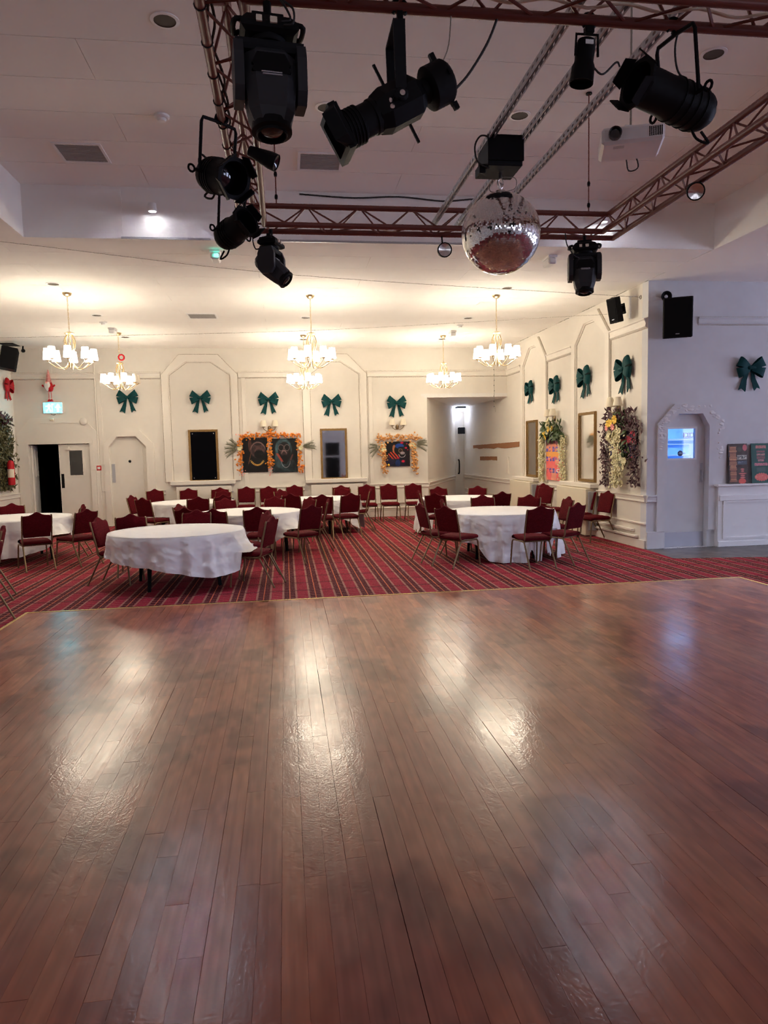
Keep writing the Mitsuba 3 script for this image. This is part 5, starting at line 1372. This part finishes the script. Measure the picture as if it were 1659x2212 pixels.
def fronds(parent, F, u, v, dirs, L, m='m_fern', name='fern_spray', w=.006):
    ms = []
    for ang in dirs:
        c, s = math.cos(ang), math.sin(ang)
        stem = [(u + c * L * t, v + s * L * t - .06 * t * t, .05 + .10 * t) for t in np.linspace(0, 1, 7)]
        ms.append(tube(stem, .004, 4))
        for i in range(9):
            t = .25 + .75 * i / 9
            p = np.array([u + c * L * t, v + s * L * t - .06 * t * t, .05 + .10 * t])
            for sg in (-1, 1):
                b = ang + sg * .55
                e = p + np.array([math.cos(b), math.sin(b), rng.uniform(-.1, .3)]) * L * .22
                ms.append(tube([p, (p + e) / 2 + [0, 0, .004], e], [w, w * .8, .001], 4))
    part(parent, name, on(F, cat(*ms)), m)


def blossoms(parent, F, pts, r, m, name='flower', per=7, depth=.06):
    """each flower a ring of petals around an eye, one part of its own"""
    for u, v in pts:
        ms = []
        for j in range(per):
            a = j * 2 * math.pi / per
            q = moved(trimesh.creation.icosphere(subdivisions=1), np.diag([r * .55, r * .38, r * .16, 1]), (r * .6, 0, 0))
            q.apply_transform(trimesh.transformations.rotation_matrix(-.35, [0, 1, 0]))
            q.apply_transform(trimesh.transformations.rotation_matrix(a, [0, 0, 1]))
            ms.append(q)
        ms.append(trimesh.creation.icosphere(subdivisions=1, radius=r * .3))
        q = cat(*ms)
        q.apply_transform(trimesh.transformations.rotation_matrix(rng.uniform(-.5, .5), [rng.uniform(-1, 1), rng.uniform(-1, 1), .1]))
        part(parent, name, on(F, q, u, v, depth + rng.uniform(0, .06)), m, True)


def leaves(parent, F, pts, L, m, name='leaves', depth=.05, droop=0.0, width=.28):
    ms = []
    for u, v in pts:
        a = rng.uniform(0, 6.28) if not droop else rng.gauss(-1.57, droop)
        l = L * rng.uniform(.6, 1.2)
        w = l * width
        q = trimesh.Trimesh([(0, 0, 0), (l * .4, w, l * .12), (l, 0, 0), (l * .4, -w, l * .12), (l * .45, 0, -.01)], [(0, 4, 1), (1, 4, 2), (0, 3, 4), (4, 3, 2), (0, 1, 3), (1, 2, 3)], process=False)
        q.apply_transform(trimesh.transformations.rotation_matrix(rng.uniform(-.9, .3), [0, 1, 0]))
        q.apply_transform(trimesh.transformations.rotation_matrix(a, [0, 0, 1]))
        q.apply_translation((0, 0, max(0, .006 - depth - q.vertices[:, 2].min())))
        ms.append(on(F, q, u, v, depth + rng.uniform(0, .07)))
    part(parent, name, cat(*ms), m, kind='stuff')


def scatter(n, u0, u1, v0, v1):
    return [(rng.uniform(u0, u1), rng.uniform(v0, v1)) for _ in range(n)]


k = thing('berry_garland', 'orange berry garland around and between the two dog pictures with grey ferns', 'garland')
berries(k, FB, [(((-1.16, 2.24), (-.45, 2.27)), .16), (((-.42, 2.30), (.40, 2.24)), .2), (((-.39, 2.3), (-.39, 1.36)), .26), (((-1.13, 2.2), (-1.17, 1.32)), .24), (((.36, 2.2), (.40, 1.30)), .20), (((-.36, 2.42), (-.36, 2.2)), .06)], .019, .029, 'm_orange', 360, .085)
berries(k, FB, [(((-1.2, 2.3), (.45, 2.27)), .5), (((-1.2, 1.2), (-1.1, 1.4)), .15), (((.38, 1.2), (.44, 1.4)), .15), (((-.4, 1.25), (-.38, 1.4)), .2)], .012, .018, 'm_pink', 60, .09, 'buds')
fronds(k, FB, -1.18, 1.93, (2.6, 2.95, 3.3, 2.2, 3.6), .36)
fronds(k, FB, .42, 1.93, (.25, .05, .5), .38)
blossoms(k, FB, [(-1.14, 1.98), (-1.17, 1.92), (.38, 1.98), (.42, 1.91)], .06, 'm_cream')
k = thing('berry_garland', 'pale orange berry garland over and beside the monkey picture with dark ferns', 'garland')
berries(k, FB, [(((2.42, 2.12), (3.62, 2.14)), .36), (((2.60, 2.0), (2.68, 1.20)), .34), (((3.42, 2.0), (3.52, 1.22)), .34)], .019, .030, 'm_peach', 330, .095)
fronds(k, FB, 2.55, 1.90, (2.75, 3.1, 3.5, 3.85), .32)
fronds(k, FB, 3.48, 1.95, (.5, .3, .05, -.4), .34)
blossoms(k, FB, [(2.60, 1.90), (2.63, 1.82), (3.42, 1.92), (3.48, 1.86)], .075, 'm_cream')
part(k, 'yellow_flower', on(FB, trimesh.creation.icosphere(subdivisions=1, radius=.035), 2.77, 1.40, .06), 'm_yellow', True)


def sconce(label, F, u, v, s=1.0, arms=2):
    k = thing('wall_sconce', label, 'wall lamp', 'wall sconces')
    part(k, 'backplate', on(F, moved(lathe([(0, 0), (.06, 0), (.055, .02), (.02, .035), (0, .035)], 16), np.diag([.8, 1.2, 1, 1])), u, v), 'm_bronze', 30)
    for sx in (-1, 1):
        pts = spline([(u, v - .04, .03), (u + sx * .06, v - .07, .09), (u + sx * .14, v - .02, .12), (u + sx * .15, v + .03, .12)], 5)
        part(k, 'arm', on(F, cat(tube(pts, .008, 6), tube([(u + sx * .15 - .035, v + .03, .12), (u + sx * .15 + .035, v + .03, .12)], .008, 6))), 'm_bronze', True)
        sh = moved(lathe([(.055, 0), (.085, 0), (.055, .16), (.050, .16), (.080, .004), (.055, .004)], 18), align((0, 1, 0), up=(1, 0, 0)), (u + sx * .15, v + .05, .12))
        part(k, 'shade', on(F, sh), unlit, 40)
    return k


sconce('two armed bronze wall lamp with pale shades among the berries above the dog pictures', FB, -.38, 2.44)
sconce('two armed bronze wall lamp with pale shades above the monkey picture', FB, 3.03, 2.42)
sconce('two armed wall lamp with pale shades above the white and yellow flowers', FR, -15.5, 2.44)
sconce('two armed wall lamp with pale shades above the dark red flowers', FR, -12.35, 2.46)
# right wall flower displays
k = thing('flower_display', 'hanging white flower strings and yellow blossoms around the lettered canvas on the right wall', 'flower garland')
leaves(k, FR, scatter(150, -16.0, -14.95, 2.02, 2.34), .14, 'm_leaf')
leaves(k, FR, scatter(40, -16.15, -14.75, 1.95, 2.15), .16, 'm_leaf', droop=.9)
blossoms(k, FR, scatter(12, -15.9, -15.0, 2.12, 2.42), .052, 'm_cream', 'white_blossom', depth=.10)
blossoms(k, FR, [(-15.45, 2.19), (-15.25, 2.21), (-15.85, 2.12), (-15.7, 2.02)], .06, 'm_yellow', 'yellow_blossom', depth=.12)
for u, w in ((-16.12, .16), (-14.88, .17)):
    leaves(k, FR, [(rng.gauss(u, w * .5), rng.uniform(1.0, 2.06)) for _ in range(620)], .055, 'm_cream', 'white_flower_string', droop=.8, width=.4)
k = thing('flower_display', 'dark red leaf strings and trailing white flowers over the hidden picture on the right wall', 'flower garland')
leaves(k, FR, [(rng.gauss(-12.75, .10), rng.uniform(1.05, 2.2)) for _ in range(260)], .08, 'm_purple', 'dark_red_string', droop=1.3)
leaves(k, FR, [(rng.gauss(-11.62, .11), rng.uniform(1.1, 2.2)) for _ in range(300)], .08, 'm_purple', 'dark_red_string', droop=1.3)
leaves(k, FR, [(-12.2 + rng.uniform(-.5, .6), 2.1 + rng.uniform(0, .35)) for _ in range(150)], .12, 'm_purple', 'dark_red_leaves')
leaves(k, FR, scatter(60, -12.5, -11.9, 2.05, 2.4), .13, 'm_leaf')
blossoms(k, FR, scatter(16, -12.55, -11.75, 1.88, 2.12), .058, 'm_cream', 'white_blossom', depth=.12)
blossoms(k, FR, scatter(12, -12.3, -11.75, 1.28, 1.58), .058, 'm_cream', 'white_blossom', depth=.12)
blossoms(k, FR, [(-12.35, 2.2), (-12.1, 2.26)], .08, 'm_yellow', 'yellow_blossom', depth=.16)
blossoms(k, FR, [(-12.42, 2.12), (-12.2, 2.13)], .06, 'm_pink', 'pink_blossom', depth=.16)
leaves(k, FR, [(rng.gauss(-12.22, .10), rng.uniform(1.05, 2.05)) for _ in range(700)], .055, 'm_cream', 'white_flower_string', depth=.10, droop=.8, width=.4)
leaves(k, FR, [(rng.gauss(-11.98, .06), rng.uniform(1.5, 1.9)) for _ in range(40)], .14, 'm_leaf', 'dark_leaves', droop=.6)
whole('junction_box', 'small beige box on the right wall moulding beside the wall lamp', 'box', slab(FR, -12.76, -12.64, 2.58, 2.70, .06, bev=.008), 'm_ivory')
# left wall
k = thing('leaf_garland', 'long olive and dark leaf garland on the left wall at the picture edge', 'garland')
leaves(k, FL, [(18.0 + rng.gauss(0, .33) * (1 - .5 * abs(t - .5)), 1.05 + 1.75 * t) for t in [rng.random() for _ in range(1700)]], .095, 'm_leaf_dark', depth=.03)
leaves(k, FL, [(18.1 + rng.gauss(0, .25), 2.6 + rng.uniform(0, .25)) for _ in range(50)], .13, 'm_purple', depth=.05)
k = thing('fire_extinguisher', 'red fire extinguisher hung on the left wall before the leaf garland', 'fire extinguisher')
ex = (XL + .22, 17.95)
part(k, 'cylinder', moved(lathe([(0, 1.17), (.07, 1.17), (.078, 1.20), (.078, 1.66), (.06, 1.73), (.022, 1.76), (0, 1.76)], 22), None, (*ex, 0)), 'm_red', 40)
part(k, 'valve', cat(moved(lathe([(0, 1.75), (.02, 1.75), (.02, 1.82), (0, 1.82)], 10), None, (*ex, 0)), box(ex[0] - .012, ex[0] + .012, ex[1] - .10, ex[1] + .03, 1.81, 1.83, .003), box(ex[0] - .012, ex[0] + .012, ex[1] - .10, ex[1] + .02, 1.84, 1.86, .003)), 'm_black')
part(k, 'hose', tube(spline([(ex[0], ex[1] + .02, 1.79), (ex[0] + .03, ex[1] + .09, 1.72), (ex[0] + .03, ex[1] + .10, 1.5), (ex[0] + .03, ex[1] + .09, 1.34)], 5), .012, 8), 'm_black', True)
part(k, 'label', moved(trimesh.creation.cylinder(.0795, .20, sections=24).slice_plane((0, -.02, 0), (0, -1, 0)), None, (*ex, 1.45)), 'm_ivory', label='pale printed instruction label')
part(k, 'wall_bracket', box(XL, ex[0] - .07, ex[1] - .03, ex[1] + .03, 1.55, 1.60), 'm_black')
# exit sign, gnome and fittings above the double door
k = thing('exit_sign', 'glowing cyan exit sign with white arrow above the double door', 'exit sign')
part(k, 'case', slab(FB, -5.99, -5.52, 2.91, 3.19, .045, bev=.006), 'm_white')
part(k, 'panel', slab(FB, -5.975, -5.535, 2.925, 3.175, .052, .046), 'm_white', emitter={'type': 'area', 'radiance': {'type': 'rgb', 'value': [.02, 2.8, 3.6]}})
run = unary_union([Point(-5.84, 3.13).buffer(.02), Polygon([(-5.87, 3.11), (-5.82, 3.10), (-5.82, 3.03), (-5.86, 3.03)]), Polygon([(-5.86, 3.04), (-5.84, 3.04), (-5.89, 2.96), (-5.92, 2.97)]), Polygon([(-5.84, 3.04), (-5.82, 3.03), (-5.79, 2.96), (-5.82, 2.95)]), sbox(-5.93, 3.08, -5.80, 3.10), sbox(-5.775, 2.95, -5.76, 3.15), sbox(-5.775, 3.135, -5.72, 3.15)])
arr = unary_union([Polygon([(-5.70, 3.05), (-5.56, 3.05), (-5.63, 3.15)]), sbox(-5.655, 2.95, -5.605, 3.06)])
for nme, q in (('running_figure', run), ('arrow', arr)):
    part(k, nme, on(FB, prism(q, .003), d=.053), 'm_white', emitter={'type': 'area', 'radiance': {'type': 'rgb', 'value': [.32, 2.8, 3.6]}})
part(k, 'pull_ring', on(FB, tube([(-5.75 + .05 * math.cos(t), 2.90 + .03 * math.sin(t), .03) for t in np.linspace(math.pi, 2 * math.pi, 9)], .005, 6)), 'm_black')


def stripes(p, n, uv):
    q = (p.z * 1.2 + p.x) * 26
    return mikit.mix(S(186, 40, 52), S(232, 216, 206), mikit.smoothstep(.55, .65, q - dr.floor(q)))


mat('m_stripe', base_color=mikit.proc(stripes), roughness=.8)
k = thing('gnome_doll', 'long legged christmas gnome doll in a striped pointed hat sitting on the exit sign', 'doll')
gx, gy = -5.79, YB - .13
part(k, 'body', moved(lathe([(0, 3.44), (.06, 3.46), (.085, 3.54), (.07, 3.64), (.03, 3.70), (0, 3.70)], 16), None, (gx + .02, gy, 0)), 'm_red', True)
part(k, 'hat', moved(lathe([(0, 3.68), (.075, 3.675), (.07, 3.69), (.05, 3.78), (.03, 3.90), (.006, 4.0), (0, 4.0)], 16), None, (gx, gy, 0)), 'm_stripe', 40)
part(k, 'beard', moved(hull([(r * math.cos(a), r * math.sin(a) * .6, z) for r, z in ((.02, 3.46), (.075, 3.54), (.085, 3.60), (.06, 3.68)) for a in np.arange(10) * .6283]), None, (gx - .02, gy - .05, 0)), 'm_white', True)
part(k, 'nose', moved(trimesh.creation.icosphere(subdivisions=1, radius=.022), None, (gx - .02, gy - .115, 3.665)), 'm_pink', True)
for sx in (-1, 1):
    part(k, 'arm', tube(spline([(gx + sx * .06, gy, 3.62), (gx + sx * .11, gy - .02, 3.58), (gx + sx * .15, gy - .03, 3.61)], 4), .022, 8), 'm_red', True)
    part(k, 'leg', tube([(gx + .02 + sx * .03, gy, 3.46), (gx + .02 + sx * .03, gy, 3.24)], .014, 8), 'm_stripe', 40)
    part(k, 'boot', moved(hull([(x, y, z) for x in (-.025, .025) for y in (-.06, .025) for z in (.0, .03)] + [(x, y, .06) for x in (-.02, .02) for y in (-.02, .02)]), None, (gx + .02 + sx * .03, gy, 3.192)), 'm_red')
whole('round_wall_light', 'round white bulkhead on the door arch right of the exit sign', 'wall light', on(FB, lathe([(0, .035), (.095, .035), (.10, .05), (.085, .085), (.05, .10), (0, .105)], 24), -5.03, 2.70), 'm_trim', 40)
whole('motion_sensor', 'small beige sensor centred above the double door', 'sensor', slab(FB, -5.83, -5.74, 2.72, 2.79, .10, .03, bev=.012), 'm_ivory')
k = thing('fire_call_point', 'red break glass box on the wall between the double door and the cream door', 'fire alarm')
part(k, 'box', slab(FB, -4.78, -4.67, 1.45, 1.57, .05, bev=.006), 'm_red')
part(k, 'face', slab(FB, -4.76, -4.69, 1.48, 1.54, .052, .05), 'm_white')
k = thing('fire_alarm_conduit', 'cream painted pipe and boxes running down the wall beside the double door', 'conduit')
part(k, 'pipe', on(FB, cat(tube([(-4.71, 4.40, .03), (-4.72, 1.62, .03)], .016, 8), tube([(-4.79, 1.50, .03), (-4.79, .48, .03)], .014, 8))), 'm_trim', 40)
part(k, 'box', slab(FB, -4.90, -4.78, 1.46, 1.56, .05, bev=.006), 'm_trim')
part(k, 'strip', cat(slab(FB, -4.83, -4.74, .80, 1.42, .02, bev=.004), slab(FB, -4.84, -4.74, .30, .74, .025, bev=.004)), 'm_trim')
k = thing('wall_cable', 'thin brown cable pinned down the back wall left of the bright mirror', 'cable')
part(k, 'cord', on(FB, tube([(.56, 3.76, .008), (.555, 3.0, .008), (.535, 2.0, .008), (.53, 1.1, .008)], .005, 5)), 'm_wire')
part(k, 'clip', on(FB, cat(*[box(.52, .565, z, z + .012, 0, .014) for z in np.arange(1.2, 3.7, .25)])), 'm_wire', kind='stuff')
whole('wall_screen', 'dark screen on the wall behind the camera, seen only in the bright mirror', 'screen', cat(box(2.5, 3.35, -6.0, -5.94, 1.55, 2.35, .01), box(2.5, 3.35, -6.0, -5.9, .0, 1.45, .01)), 'm_black')
